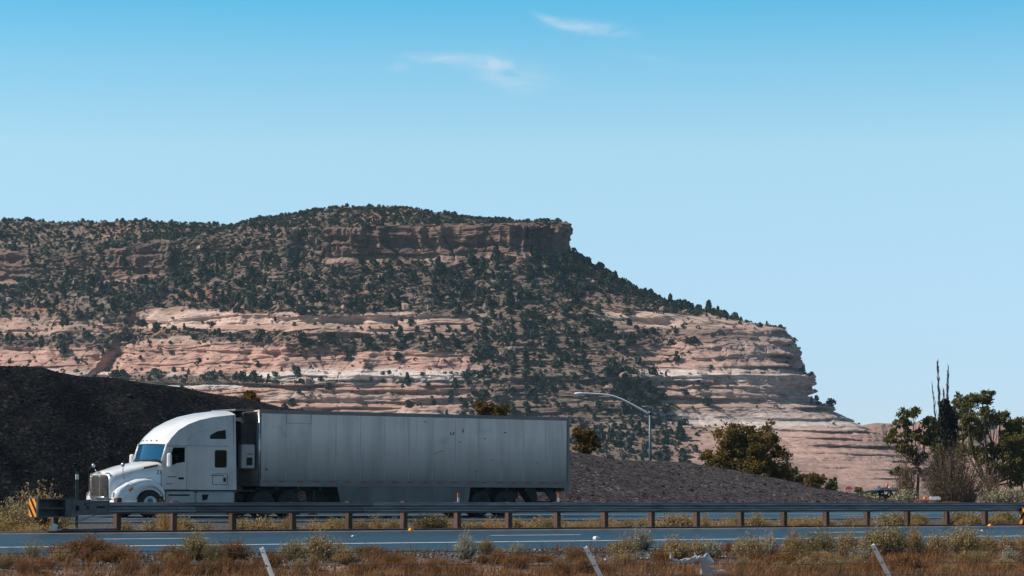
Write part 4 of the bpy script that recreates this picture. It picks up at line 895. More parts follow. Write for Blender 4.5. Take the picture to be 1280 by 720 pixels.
# ---- junipers on the mesa
def juniper_proto(seed, conic):
    rg = np.random.default_rng(seed); n = 74
    t = rg.uniform(0, 1, n); ph = rg.uniform(0, 2 * np.pi, n)
    if conic: rr = .34 * (1 - t) ** .8 + .05; z = .12 + t * .98
    else: rr = .52 * np.sqrt(np.clip(1 - (2 * t - .85) ** 2 / 1.35, .05, 1)); z = .08 + t * .90
    rr = rr * (1 + .32 * np.sin(ph * 3 + seed) * np.sin(t * 7 + seed)) * rg.uniform(.7, 1.0, n)
    C = np.stack([rr * np.cos(ph), rr * np.sin(ph), z], 1); V, Fc = quad_cloud(C, rg.uniform(.26, .46, n), rg, 0, .8)
    core = []; nb = 7                                       # dense inner foliage
    for k in range(5):
        zc = .06 + k * .2; r = .30 * (1 - .12 * k) if not conic else .22 * (1 - .2 * k)
        core.append([(r * math.cos(2 * math.pi * i / nb + k) * rg.uniform(.8, 1.15), r * math.sin(2 * math.pi * i / nb + k) * rg.uniform(.8, 1.15), zc) for i in range(nb)])
    cv = np.array(core).reshape(-1, 3); cf = []
    for k in range(4):
        for i in range(nb): j = (i + 1) % nb; cf.append((k * nb + i, k * nb + j, k * nb + nb + j, k * nb + nb + i))
    a, b, _ = merge([(V, Fc), (cv, np.array(cf))]); return a, b
protos = [juniper_proto(100 + i, i >= 4) for i in range(7)]
pm = []
for i, (V, Fc) in enumerate(protos):
    o = np_mesh('juniper', V, Fc, M['juniper']); pm.append(o.data); bpy.data.objects.remove(o)
flat = MV.reshape(-1, 3); Hf, Pf, Nf, Rf = H.ravel(), Px.ravel(), np.broadcast_to(nose, H.shape).ravel(), rock.ravel()
clf = (cliff * capw).ravel(); Ff = fan_c.ravel()
# area weights of the cells and facing
dXs = np.gradient(MV, axis=1); dXt = np.gradient(MV, axis=0); nrmv = np.cross(dXs, dXt); area = np.linalg.norm(nrmv, axis=2); nz_ = np.abs(nrmv[..., 2]) / (area + 1e-9)
sx = (flat[:, 0] / flat[:, 1]) * F + 640; inview = (sx > -300) & (sx < 1180) & (NY[None, :].repeat(NT, 0).ravel() < .55)
dens = np.where(Rf < .35, .66, np.where(Rf < .7, .28, .085)) * (.25 + .75 * sstep(.15, .6, nz_.ravel()))
top_ = Hf > np.broadcast_to(rimH + 2, H.shape).ravel(); dens = np.where(top_, .9, dens)
tal = (Hf > 246) & (Hf < np.broadcast_to(rimH - 36, H.shape).ravel()); dens = np.where(tal & (Rf < .5), .85, dens)
dens = np.where((Ff > .4) & (Hf < 300), .60, dens); dens *= np.where((Hf < 84) & (Ff < .3), .25, 1)
dens *= np.where((Nf > .3) & (Hf < 215), .42, 1); dens *= np.where((Nf > .3) & (Hf < 120), .04, 1); dens *= np.clip(.80 + .55 * fbm(flat[:, 0] * .045, flat[:, 1] * .045, flat[:, 2] * .06, 3, seed=80), .10, 1.6)
pr_ = (dens * area.ravel() * inview); pr_ /= pr_.sum()
NJ = 7700; pick = rng.choice(len(flat), NJ, p=pr_, replace=False); pos = flat[pick] + rng.normal(0, .3, (NJ, 3)) * [1, 1, 0]
ht = np.exp(rng.normal(math.log(1.55), .40, NJ)); ht = np.where((Ff[pick] > .4) & (Hf[pick] < 300), ht * 1.18, ht); ht = np.where(top_[pick], np.clip(ht * .75, .8, 1.7), ht); ht = np.clip(ht, .8, 4.6)
near_rim = Hf[pick] > 322; con = (rng.uniform(0, 1, NJ) < np.where(near_rim, .0, .22)); ht = np.where(near_rim, np.minimum(ht, 1.7), ht); ht = np.where(con, ht * 1.35, ht)
pidx = np.where(con, rng.integers(4, 7, NJ), rng.integers(0, 4, NJ)); rotz = rng.uniform(0, 6.283, NJ); wid = ht * rng.uniform(.75, 1.25, NJ); wid = np.where(con, ht * .85, np.clip(wid, 0, 3.6))
vis_score = ht * np.where((sx[pick] > 0) & (sx[pick] < 1150), 1, 0) * np.where(flat[pick][:, 2] > np.interp(sx[pick], [0, 320, 711, 900, 1050], [62, 45, 24, 16, 4]) * 1.05, 1, 0)
order = np.argsort(-vis_score); solo, rest = order[:290], order[290:]
zone = {'rim': ('dark juniper standing along the flat skyline of the mesa', 'junipers along the mesa skyline'), 'fan': ('tall dark conifer in the brushy gully between the mesa\'s two rock faces', 'conifers in the mesa gully'),
        'tal': ('dark juniper on the brown scree slope under the mesa\'s cap cliff', 'junipers on the mesa scree'), 'nose': ('dark juniper on the stepped ledges at the mesa\'s right end', 'junipers on the right ledges of the mesa'), 'bench': ('dark juniper among the pink and white rock bands low on the mesa', 'junipers among the mesa rock bands')}
for k in solo:
    p = pick[k]; z = 'rim' if top_[p] else ('fan' if Ff[p] > .4 and Hf[p] < 246 else ('tal' if Hf[p] > 246 else ('nose' if Nf[p] > .2 else 'bench')))
    o = link(bpy.data.objects.new('juniper_tree', pm[pidx[k]])); o.location = pos[k] - [0, 0, .15]; o.rotation_euler.z = rotz[k]; o.scale = (wid[k], wid[k], ht[k]); tag(o, zone[z][0], 'tree', zone[z][1])
def scatter(name, protos_, idx, P, rz, sx_, sz_, m, kind='stuff'):
    parts = []
    for q in range(len(protos_)):
        sel = np.where(idx == q)[0]
        if not len(sel): continue
        V, Fc = protos_[q]; c, s = np.cos(rz[sel])[:, None], np.sin(rz[sel])[:, None]; x = V[None, :, 0] * sx_[sel][:, None]; y = V[None, :, 1] * sx_[sel][:, None]
        W = np.stack([x * c - y * s, x * s + y * c, V[None, :, 2] * sz_[sel][:, None] + 0 * x], -1) + P[sel][:, None, :]
        parts.append((W.reshape(-1, 3), (Fc[None] + (np.arange(len(sel)) * len(V))[:, None, None]).reshape(-1, Fc.shape[1])))
    a, b, _ = merge(parts); return tag(np_mesh(name, a, b, m), kind=kind)
M['pinyon'] = leafmat('pinyon_needles', (.060, .062, .036), (.095, .085, .050), .5, .06); M['blue_juniper'] = leafmat('grey_juniper', (.055, .072, .062), (.085, .098, .080), .5, .06)
sel_ = rng.integers(0, 5, len(rest))
for nm_, mm_, ok_ in (('juniper_woodland', M['juniper'], sel_ < 3), ('pinyon_woodland', M['pinyon'], sel_ == 3), ('grey_juniper_woodland', M['blue_juniper'], sel_ == 4)):
    q_ = rest[ok_]; scatter(nm_, protos, pidx[q_], pos[q_] - [0, 0, .15], rotz[q_], wid[q_], ht[q_], mm_)
# low scrub between the trees
NSH = 20000; pick2 = rng.choice(len(flat), NSH, p=(pr_ + 2e-8) / (pr_ + 2e-8).sum(), replace=False); hs_ = rng.uniform(.4, 1.35, NSH)
M['scrub'] = leafmat('desert_scrub', (.045, .048, .034), (.085, .074, .05), .3, .05)
lowp = []
for i in range(3):
    rg = np.random.default_rng(200 + i); n = 16; d = rg.normal(size=(n, 3)); d[:, 2] = np.abs(d[:, 2]); d /= np.linalg.norm(d, axis=1)[:, None]; lowp.append(quad_cloud(d * [.5, .5, .8], rg.uniform(.5, .8, n), rg))
scatter('scrub', lowp, rng.integers(0, 3, NSH), flat[pick2], rng.uniform(0, 6, NSH), hs_ * 1.1, hs_, M['scrub'])
# fallen blocks on the scree
def rock_proto(seed):
    rg = np.random.default_rng(seed); V = []; 
    for i in range(5):
        p = math.pi * (i + .02) / 4.04
        for k in range(6): V.append((math.sin(p) * math.cos(k * 1.047) * .5, math.sin(p) * math.sin(k * 1.047) * .5, -math.cos(p) * .4))
    V = np.array(V); V = V * (1 + .34 * rg.uniform(-1, 1, (len(V), 1))); V[:, 0] *= rg.uniform(1, 1.7); V += rg.normal(0, .03, V.shape); V[:, 2] = np.round(V[:, 2] * 4) / 4 * .5 + V[:, 2] * .5
    Fc = grid_faces(5, 6); i = np.arange(30).reshape(5, 6); w = np.stack([i[:-1, 5], i[:-1, 0], i[1:, 0], i[1:, 5]], -1); return V, np.concatenate([Fc, w])
rp = [rock_proto(300 + i) for i in range(5)]
rw = np.where((Rf < .45) & ~top_ & inview, 1, 0.02) * area.ravel() * np.where(inview, 1, 0) * np.clip(.4 + vnoise(flat[:, 0] * .05, flat[:, 2] * .08, 0, 85) * 1.2, .05, 2); rw /= rw.sum()
NR = 4200; p3 = rng.choice(len(flat), NR, p=rw, replace=False); rs = np.exp(rng.normal(math.log(1.0), .5, NR)); rs = np.clip(rs, .4, 4.2); bigr = np.argsort(-rs * ((sx[p3] > 10) & (sx[p3] < 1000) & (Hf[p3] > 70)))[:36]; small = np.setdiff1d(np.arange(NR), bigr)
scatter('rubble', rp, rng.integers(0, 5, NR)[small], flat[p3][small], rng.uniform(0, 6, len(small)), rs[small], rs[small] * .9, M['rock'])
for q, i in enumerate(bigr):
    V, Fc = rp[q % 5]
    if q < 5: rp_o = np_mesh('boulder', V, Fc, M['rock'])
    else: rp_o = link(bpy.data.objects.new('boulder', bpy.data.meshes['boulder' if q % 5 == 0 else 'boulder.%03d' % (q % 5)]))
    rp_o.location = flat[p3][i]; rp_o.rotation_euler = (0, 0, q * 1.3); rp_o.scale = (rs[i],) * 3; tag(rp_o, 'large pale pink boulder fallen among the junipers on the mesa slope', 'boulder', 'boulders on the mesa slope')

# ---- broadleaf trees: trunk, limbs, crown of leaf clumps
def limb(mb, p0, p1, r0, r1, rnd, bend=.12, n=5):
    p0, p1 = Vector(p0), Vector(p1); L = (p1 - p0).length; mid = [Vector((rnd.uniform(-1, 1), rnd.uniform(-1, 1), rnd.uniform(-.5, .5))) * L * bend for _ in range(2)]
    pts = []; rs_ = []
    for i in range(n):
        t = i / (n - 1); pts.append(p0.lerp(p1, t) + mid[0] * math.sin(math.pi * t) + mid[1] * math.sin(2 * math.pi * t) * .5); rs_.append(r0 + (r1 - r0) * t)
    mb.tube(pts, rs_, 7); return pts
def tree(name, loc, h, spread, lobes, leaves, lsize, lm, label, cat, seed, trunk_h=.25, trunk_r=.12, group=None, multi=1, bare=0, lean=0.0, fill=1.0):
    """lobes: list of (x,y,z,r) in units of spread/height describing where the crown's clumps sit"""
    rnd = random.Random(seed); rg = np.random.default_rng(seed); root = empty(name, loc, 0, label, cat, group)
    mb = MB(); bases = [Vector((rnd.uniform(-.2, .2) * (multi > 1), rnd.uniform(-.2, .2) * (multi > 1), -.3)) for _ in range(multi)]; forks = []
    for b in bases:
        f = Vector((b.x * 2 + lean * h, b.y * 2, h * trunk_h)); limb(mb, b, f, trunk_r, trunk_r * .75, rnd, .05); forks.append(f)
    tips = []
    for i, (x, y, z, r) in enumerate(lobes):
        c = Vector((x * spread, y * spread, z * h)); f = min(forks, key=lambda q: (q - c).length); pts = limb(mb, f, c, trunk_r * .55, trunk_r * .16, rnd, .1)
        for k in range(6):
            d = Vector((rnd.gauss(0, 1), rnd.gauss(0, 1), rnd.gauss(.2, .8))).normalized(); e = c + d * r * spread * rnd.uniform(.5, 1.0); limb(mb, pts[rnd.choice((2, 3, 4))], e, trunk_r * .16, trunk_r * .04, rnd, .12, 4); tips.append((e, r * spread * .42))
        tips.append((c, r * spread * .6))
    for k in range(bare):
        x, y, z, r = rnd.choice(lobes); c = Vector((x * spread, y * spread, z * h)); limb(mb, c, c + Vector((rnd.uniform(-.6, .6), rnd.uniform(-.3, .3), rnd.uniform(.6, 1.2))) * r * spread * 1.5, trunk_r * .12, trunk_r * .02, rnd, .15, 4)
    mb.build('trunk', M['bark'], root)
    Cs = []; ncl = len(tips) * 3
    for k in range(ncl):                                   # many small sprays round the twig ends
        e, r = tips[k % len(tips)]; c = np.array(e) + np.clip(rg.normal(0, r * .5, 3), -r * .9, r * .9); m_ = max(4, int(leaves / ncl * rg.uniform(.5, 1.5))); Cs.append(c + rg.normal(0, r * .33 * fill, (m_, 3)) * [1.1, 1.1, .75])
    Cs = np.concatenate(Cs); Cs = Cs[Cs[:, 2] > .1]; V, Fc = quad_cloud(Cs, rg.uniform(.7, 1.3, len(Cs)) * lsize, rg, .2, .75)
    np_mesh('crown', V, Fc, lm, root); return root
def at_ground(px, py_top, py_base, Y, zb=None):
    x, y, zt = at_Y(px, py_top, Y); zb_ = terrain(x, y) - .03
    return (x, y, zb_), zt - zb_, F / Y
def ball_lobes(n, seed, zlo=.35, zhi=.9, r=.28, wx=.8):
    rnd = random.Random(seed); out = []
    for i in range(n):
        t = rnd.random(); a = rnd.uniform(0, 6.28); q = math.sqrt(rnd.random()) * wx * math.sin(math.pi * (.18 + .7 * t)); out.append((q * math.cos(a) * .5, q * math.sin(a) * .5, zlo + (zhi - zlo) * t, r * rnd.uniform(.75, 1.2)))
    return out
# big rust-green bush on the crest of the cinder bank
(lx, ly, lz), hh_, sc_ = at_ground(932, 531, 606, 142)
tree('bush', (lx, ly, lz), hh_, 100 / sc_, [(-.30, .05, .66, .22), (-.12, -.1, .80, .2), (-.02, .15, .58, .24), (.14, -.1, .72, .2), (.30, .05, .66, .19), (-.38, 0, .38, .18), (-.15, -.2, .40, .22), (.1, -.2, .38, .22), (.34, -.1, .32, .22), (.47, 0, .16, .15), (.22, .2, .55, .2), (-.28, -.15, .22, .2), (.05, -.25, .2, .22)], 30000, .125, M['leaf_rust'], 'big round rust and green bush behind the crest of the cinder bank', 'bush', 11, .12, .10, multi=4)
for px, yt, yb, wp, Y, lm, sd, lab in ((727, 531, 580, 36, 135, 'leaf_orange', 21, 'orange-leaved bush just behind the rear of the trailer'), (601, 502, 540, 24, 150, 'leaf_orange', 22, 'small orange bush peeking over the trailer roof, left of a pair'), (626, 504, 540, 30, 152, 'leaf_rust', 23, 'rusty bush peeking over the trailer roof, right of a pair'),
                                  (311, 488, 506, 24, 120, 'leaf_orange', 24, 'small orange bush at the top of the black cinder slope above the trailer nose'), (992, 588, 618, 26, 165, 'leaf_green', 25, 'olive bush at the foot of the cinder bank beside the big rust bush'), (1018, 592, 622, 30, 170, 'leaf_rust', 26, 'brownish bush at the tapering end of the cinder bank'), (1038, 600, 622, 20, 172, 'leaf_green', 27, 'dark little bush beside the stop sign'),
                                  (1076, 602, 625, 30, 190, 'leaf_rust', 28, 'low brown bush between the stop sign and the dark tractor'), (968, 585, 612, 22, 158, 'leaf_rust', 29, 'small rusty bush at the right foot of the big bush')):
    L_, hh_, sc_ = at_ground(px, yt, yb, Y); tree('bush', L_, hh_, wp / sc_, ball_lobes(7, sd, max(.2, 1 - .9 * wp / sc_ / hh_), 1 - .22 * wp / sc_ / hh_, .3), 5000, .125, M[lm], lab, 'bush', sd, .12, .05, multi=3, group='bushes beyond the cinder bank')
# the grove at the right
YG = 185; ZG = .2
def grove(px, yt, Y): return at_ground(px, yt, 0, Y, ZG)
L_, hh_, sc_ = grove(1146, 508, 182); W_ = 75 / sc_
tree('cottonwood_tree', L_, hh_, W_, [(-.05, 0, .93, .17), (-.22, .1, .84, .15), (.12, 0, .84, .17), (-.38, 0, .70, .17), (-.24, -.1, .60, .18), (.2, .1, .68, .14), (.3, -.1, .60, .14), (-.05, 0, .72, .15), (.05, .1, .52, .14), (-.28, 0, .36, .13), (.12, 0, .36, .16)], 14000, .15, M['leaf_green'], 'thin-trunked cottonwood with a loose crown at the left edge of the grove', 'tree', 31, .42, .13, group='cottonwoods in the grove')
L_, hh_, sc_ = grove(1238, 494, 186); W_ = 110 / sc_
tree('cottonwood_tree', L_, hh_, W_, [(-.20, 0, .93, .13), (-.08, .1, .95, .12), (-.26, 0, .80, .14), (-.1, -.1, .80, .12), (-.18, 0, .66, .14), (.10, 0, .80, .12), (.2, .1, .74, .13), (.33, 0, .66, .13), (.22, -.1, .58, .15), (.42, 0, .54, .14), (.08, 0, .52, .15), (.32, .1, .42, .16), (.14, -.1, .38, .16), (.45, 0, .36, .15), (.24, 0, .25, .13), (-.28, .1, .52, .12), (-.08, 0, .46, .12)], 30000, .15, M['leaf_green'], 'broad dark cottonwood with forked trunks at the right of the grove', 'tree', 32, .2, .2, group='cottonwoods in the grove', multi=2, bare=5)
L_, hh_, sc_ = grove(1192, 496, 196); W_ = 60 / sc_
tree('cottonwood_tree', L_, hh_, W_, [(.1, 0, .95, .17), (-.15, .1, .88, .16), (.25, 0, .84, .16), (0, .1, .78, .18), (-.3, 0, .70, .17), (.2, 0, .66, .18), (-.05, 0, .58, .18)], 10000, .15, M['leaf_green'], 'dark leafy tree standing behind the bare poplar stems', 'tree', 33, .4, .14, group='cottonwoods in the grove')
L_, hh_, sc_ = grove(1275, 522, 192); W_ = 70 / sc_
tree('cottonwood_tree', L_, hh_, W_, [(-.1, 0, .92, .16), (.1, .1, .86, .18), (-.2, 0, .74, .17), (.2, 0, .68, .2), (0, 0, .55, .2), (-.15, 0, .4, .2), (.2, 0, .38, .2)], 12000, .15, M['leaf_green'], 'leafy tree cut off by the right edge behind the broad cottonwood', 'tree', 34, .3, .15, group='cottonwoods in the grove')
# poplar: two tall bare leaders above a dark leafy column
L_, hh_, sc_ = grove(1180, 453, 190); root = empty('poplar_tree', L_, 0, 'tall poplar with two bare dead leaders above a dark leafy column', 'tree'); rnd = random.Random(5); mb = MB()
for dx, top in ((-.42, 1.0), (.35, .955), (.0, .80), (-.75, .86)):
    p1 = (dx * 1.15 + rnd.uniform(-.1, .1), rnd.uniform(-.3, .3), hh_ * top); pts = limb(mb, (dx * .3, 0, -.3), p1, .17 if abs(dx) < .5 else .10, .022, rnd, .008, 14)
    for k in range(190 if abs(dx) < .5 else 70):
        i = rnd.randint(4, 12); p = pts[i].lerp(pts[i + 1], rnd.random()); a = rnd.uniform(0, 6.28); l = hh_ * .05 * rnd.uniform(.5, 1.8) * (1.25 - i / 14); mb.tube([p, p + Vector((math.cos(a) * .22, math.sin(a) * .22, .7)) * l * .6, p + Vector((math.cos(a) * .26, math.sin(a) * .26, 1.15)) * l], [.035, .024, .012], 4)
mb.build('trunk', M['dead_wood'], root)
rg = np.random.default_rng(9); n = 11000; t = rg.uniform(0, 1, n) ** 1.2; z = hh_ * (.16 + .58 * t); rr = (1.25 * np.minimum(1, 3 * t + .35) * (1 - t) ** .75 + .22) * np.sqrt(rg.uniform(0, 1, n)); a = rg.uniform(0, 6.283, n); cl_ = np.sin(a * 3 + z * 2.2) * .25 + 1
V, Fc = quad_cloud(np.stack([rr * cl_ * np.cos(a) + .1, rr * cl_ * np.sin(a), z + rg.normal(0, .1, n)], 1), rg.uniform(.12, .24, n), rg); np_mesh('crown', V, Fc, M['poplar'], root)
# leafless brown thicket in front of the grove
def thicket(px, yt, yb, wp, Y, n, label, seed, m, group=None):
    L_, hh_, sc_ = at_ground(px, yt, yb, Y); W_ = wp / sc_ / 2; rg = np.random.default_rng(seed); root = empty('shrub', L_, 0, label, 'shrub', group)
    a = rg.uniform(0, 6.283, n); q = np.sqrt(rg.uniform(0, 1, n)); B = np.stack([q * .5 * W_ * np.cos(a), q * .5 * W_ * np.sin(a), 0 * q], 1); Hh = hh_ * np.sqrt(np.clip(1 - .75 * q ** 2, .1, 1)) * rg.uniform(.55, 1.02, n)
    ln = np.stack([np.cos(a) * q * .55 * W_, np.sin(a) * q * .55 * W_, 0 * q], 1) + rg.normal(0, .12 * W_, (n, 3)) * [1, 1, 0]; V, Fc = blades(B, Hh, ln, np.full(n, .05), rg); np_mesh('stems', V, Fc, M['twig_brown'], root)
    k = rg.integers(0, n, n * 6); f = rg.uniform(.35, 1.05, n * 6)[:, None]; P = B[k] + np.stack([0 * Hh[k], 0 * Hh[k], Hh[k]], 1) * f + ln[k] * f ** 1.5 + rg.normal(0, .16, (n * 6, 3)); P = P[P[:, 2] > .05]; V, Fc = quad_cloud(P, rg.uniform(.08, .2, len(P)), rg, 0, .45); np_mesh('leaves', V, Fc, m, root)
thicket(1190, 545, 629, 92, 172, 620, 'wide brown leafless thicket in front of the poplar and cottonwoods', 41, M['twig_brown'])
thicket(1132, 556, 628, 34, 176, 160, 'thin greyish brown shrub round the thin cottonwood trunk', 42, M['twig_brown'])
thicket(1237, 572, 629, 40, 178, 160, 'dark brown shrub under the forked trunks of the broad cottonwood', 43, M['twig_brown'])
M['sage'] = leafmat('sage_leaves', (.30, .265, .155), (.42, .375, .23), 6, .2)
M['gold_weed'] = leafmat('gold_weed', (.36, .21, .06), (.46, .32, .13), 5, .25)
M['pale_weed'] = leafmat('seed_heads', (.55, .44, .26), (.68, .60, .44), 8, .25)
M['rust_grass'] = leafmat('rust_grass', (.185, .082, .031), (.28, .145, .058), 1.2, .25)
M['tan_grass'] = leafmat('tan_grass', (.20, .135, .075), (.11, .066, .036), .8, .25)
M['olive_brush'] = leafmat('olive_brush', (.30, .21, .085), (.42, .305, .13), 5, .2)
M['grey_brush'] = leafmat('grey_brush', (.36, .33, .24), (.50, .47, .37), 6, .2)
M['dark_brush'] = leafmat('dark_brush', (.06, .062, .032), (.10, .09, .045), 4, .15)
M['green_leaf'] = leafmat('weed_leaves', (.06, .07, .03), (.11, .10, .045), 5, .25)
thicket(1258, 607, 629, 70, 150, 260, 'low olive scrub at the right edge below the cottonwoods', 44, M['sage'], 'low scrub along the far verge')
thicket(1128, 610, 629, 34, 150, 160, 'low tan scrub in front of the dark tractor', 45, M['sage'], 'low scrub along the far verge')
thicket(1086, 618, 630, 40, 150, 140, 'very low tan scrub below the stop sign', 46, M['sage'], 'low scrub along the far verge')

# ---- bushes of the verge and the median
def brush_mesh(seed, n, kind):
    """unit brush: radius .5, height 1: fine stems fanning out, tips tufted"""
    rg = np.random.default_rng(seed); a = rg.uniform(0, 6.283, n); q = np.sqrt(rg.uniform(0, 1, n)); B = np.stack([q * .16 * np.cos(a), q * .16 * np.sin(a), 0 * q - .05], 1)
    cl = 1 + .22 * np.sin(a * 2 + seed) + .12 * np.sin(a * 5 + seed * 2); Hh = (1.05 - .55 * q ** 2) * rg.uniform(.62, 1.05, n) * cl ** .5; ln = np.stack([np.cos(a) * q * .40 * cl, np.sin(a) * q * .40 * cl, 0 * q], 1) + rg.normal(0, .05, (n, 3)) * [1, 1, 0]
    sv = blades(B, Hh, ln, rg.uniform(.010, .022, n), rg)
    m_ = n * (13 if kind != 'weed' else 8); k = rg.integers(0, n, m_); f = rg.uniform(.22, 1.0, m_)[:, None] ** (.7 if kind != 'weed' else 1); P = B[k] + np.stack([0 * Hh[k], 0 * Hh[k], Hh[k]], 1) * f + ln[k] * f ** 1.6 + rg.normal(0, .02, (m_, 3))
    lv = quad_cloud(P, rg.uniform(.03, .065, m_) * (1.0 if kind != 'weed' else 1.35), rg, 0, .4)
    tp = B + np.stack([0 * Hh, 0 * Hh, Hh], 1) + ln; tp = tp[rg.uniform(0, 1, n) < (.75 if kind != 'weed' else .5)]; tv = quad_cloud(tp, rg.uniform(.035, .065, len(tp)), rg, 0, .6)
    return merge([(*sv, 0), (*lv, 1), (*tv, 2)])
kinds = {'olive': ('rabbitbrush', 'brush', M['twig_brown'], M['olive_brush'], M['sage'], 420), 'grey': ('rabbitbrush', 'brush', M['twig_brown'], M['grey_brush'], M['grey_brush'], 420), 'gold': ('rabbitbrush', 'brush', M['twig_brown'], M['olive_brush'], M['gold_weed'], 420),
         'weed': ('dry_weed', 'weed', M['green_leaf'], M['gold_weed'], M['pale_weed'], 120), 'yellow': ('dry_weed', 'weed', M['gold_weed'], M['gold_weed'], M['gold_weed'], 150), 'dark': ('rabbitbrush', 'brush', M['dark_brush'], M['dark_brush'], M['olive_brush'], 300), 'rust': ('grass_clump', 'brush', M['rust_grass'], M['rust_grass'], M['rust_grass'], 420)}
KM = {}
for k, (nm, kd, a, b, c, n) in kinds.items():
    KM[k] = []
    for s in range(3):
        V, Fc, mi = merge([brush_mesh(500 + 7 * s + len(k) * 31, n, kd)]); V, Fc, mi = brush_mesh(500 + 7 * s + len(k) * 31, n, kd); o = np_mesh(nm, V, Fc, [a, b, c], None, False, mi); KM[k].append(o.data); bpy.data.objects.remove(o)
def ground_hit(px, py):
    d = ray(px, py); k = 30.0
    while k < 130:
        x, y, z = d[0] * k, d[1] * k, d[2] * k + HC; u = x * CT + y * ST; v = -x * ST + y * CT
        if v > 36 and v < 51.4 and z < gz(u, v): return u, v, float(gz(u, v)), k
        k += .05
    return None
def plant(kind, u, v, h, wd, label, group, i, cat='bush'):
    o = link(bpy.data.objects.new(kinds[kind][0], KM[kind][i % 3])); o.location = RD(u, v, float(gz(u, v)) - .02); o.rotation_euler.z = i * 2.4; o.scale = (wd, wd, h); return tag(o, label, cat, group)
FG = 'bushes on the near verge'
fgb = [('weed', 40, 697, 26, 26, 'tall pale weed standing alone at the far left of the near verge'), ('olive', 243, 701, 36, 42, 'tall olive rabbitbrush between the rust grass and the left fence post'), ('gold', 268, 703, 26, 26, 'lower golden brush leaning on the tall olive rabbitbrush'),
       ('olive', 366, 702, 28, 36, 'tan rabbitbrush just right of the left fence post'), ('olive', 398, 702, 36, 40, 'tan rabbitbrush with pale tips in the middle of the left clump'), ('gold', 425, 702, 26, 30, 'golden brush at the right end of the left clump'),
       ('grey', 582, 700, 34, 30, 'pale grey rabbitbrush with a dark base on the gravel shoulder'), ('gold', 608, 694, 22, 20, 'dark golden brush right of the pale grey rabbitbrush'), ('weed', 624, 692, 12, 12, 'tiny tan weed on the gravel below the trailer tail'), ('grey', 646, 696, 18, 20, 'sparse grey weed on the gravel left of the middle fence post'),
       ('gold', 749, 686, 14, 18, 'small golden weed beside the white litter box'), ('gold', 778, 699, 28, 32, 'round golden brush right of the middle fence post'), ('grey', 801, 688, 28, 32, 'pale tufted rabbitbrush behind the round golden brush'),
       ('gold', 846, 701, 30, 44, 'wide golden brush left of the torn white plastic'), ('grey', 861, 684, 24, 30, 'grey rabbitbrush at the road edge above the torn white plastic'), ('olive', 872, 699, 26, 28, 'olive brush directly above the torn white plastic'), ('grey', 888, 697, 24, 30, 'grey rabbitbrush right above the torn plastic\'s dome'),
       ('olive', 938, 700, 34, 40, 'olive rabbitbrush beside a rust grass mound right of the plastic'), ('grey', 962, 696, 30, 22, 'greyish weed between two olive rabbitbrushes'), ('gold', 992, 700, 36, 34, 'golden brush in the row left of the right fence post'), ('olive', 1026, 699, 40, 40, 'olive rabbitbrush in the row left of the right fence post'), ('gold', 1060, 698, 36, 30, 'golden brush close to the left of the right fence post'),
       ('olive', 1096, 697, 40, 40, 'tall olive rabbitbrush behind the right fence post'), ('olive', 1118, 697, 44, 40, 'tallest olive rabbitbrush right of the right fence post'), ('gold', 1143, 696, 38, 28, 'golden brush third to the right of the right fence post'), ('olive', 1172, 695, 30, 36, 'lower olive brush between two taller ones at the right'), ('olive', 1206, 695, 40, 46, 'big rounded olive rabbitbrush at the right of the verge'), ('gold', 1236, 694, 26, 30, 'golden brush right of the big rounded rabbitbrush'), ('olive', 1258, 693, 24, 26, 'small olive brush near the right edge of the verge'), ('gold', 1276, 694, 26, 24, 'golden brush cut by the right edge of the verge'), ('grey', 1075, 704, 20, 30, 'low grey brush at the foot of the right fence post'), ('grey', 1262, 706, 22, 30, 'pale low brush on the gravel at the lower right')]
for i, (k, px, yb, hp, wp, lab) in enumerate(fgb):
    hit = ground_hit(px, yb)
    if hit is None: continue
    u, v, z, d = hit; plant(k, u, v, hp * 1.08 * d / F, wp * d / F * 1.05, lab, FG, i)
for i, (px, yb, hp, wp, lab) in enumerate(((82, 697, 22, 50, 'low rust-coloured grass mound left of the tall mound'), (110, 697, 30, 70, 'tall rust-coloured grass mound at the left of the verge'), (140, 697, 22, 60, 'right shoulder of rust-coloured grass beside the tall mound'), (292, 700, 28, 48, 'rust-coloured grass mound left of the left fence post'), (460, 693, 13, 46, 'flat rust-coloured grass mound at the road edge below the trailer'), (911, 690, 14, 40, 'flat rust-coloured grass mound at the road edge right of the plastic'), (214, 700, 20, 40, 'rust-coloured grass mound left of the tall olive rabbitbrush'), (1000, 712, 26, 70, 'rust-coloured grass mound below the golden brush row'), (1130, 714, 26, 60, 'rust-coloured grass mound right of the right fence post'))):
    hit = ground_hit(px, yb)
    if hit: u, v, z, d = hit; plant('rust', u, v, hp * d / F, wp * d / F, lab, 'rust grass mounds on the near verge', i, 'grass clump')
KM['straw'] = []
M['straw'] = leafmat('straw', (.36, .25, .115), (.25, .155, .065), 2, .25)
for s in range(3):
    V, Fc, mi = brush_mesh(900 + s, 520, 'brush'); o = np_mesh('straw', V, Fc, [M['straw'], M['straw'], M['sage']], None, False, mi); KM['straw'].append(o.data); bpy.data.objects.remove(o)
kinds['straw'] = ('grass_clump',)
rnd = random.Random(77)
for i in range(64):
    px = i * 20.5 + rnd.uniform(-9, 9); hit = ground_hit(px, rnd.choice((704, 708, 712, 717, 719)) + rnd.uniform(-2, 2))
    if hit is None or 832 < px < 912: continue
    u, v, z, d = hit; st = rnd.random() < (.35 if px < 900 else .55); plant('straw' if st else 'rust', u, v, rnd.uniform(11, 24) * d / F, rnd.uniform(16, 44) * d / F, 'shaggy straw-coloured grass clump low on the near verge by the fence' if st else 'shaggy rust-brown grass clump low on the near verge by the fence', 'straw clumps by the fence' if st else 'rust clumps by the fence', i, 'grass clump')
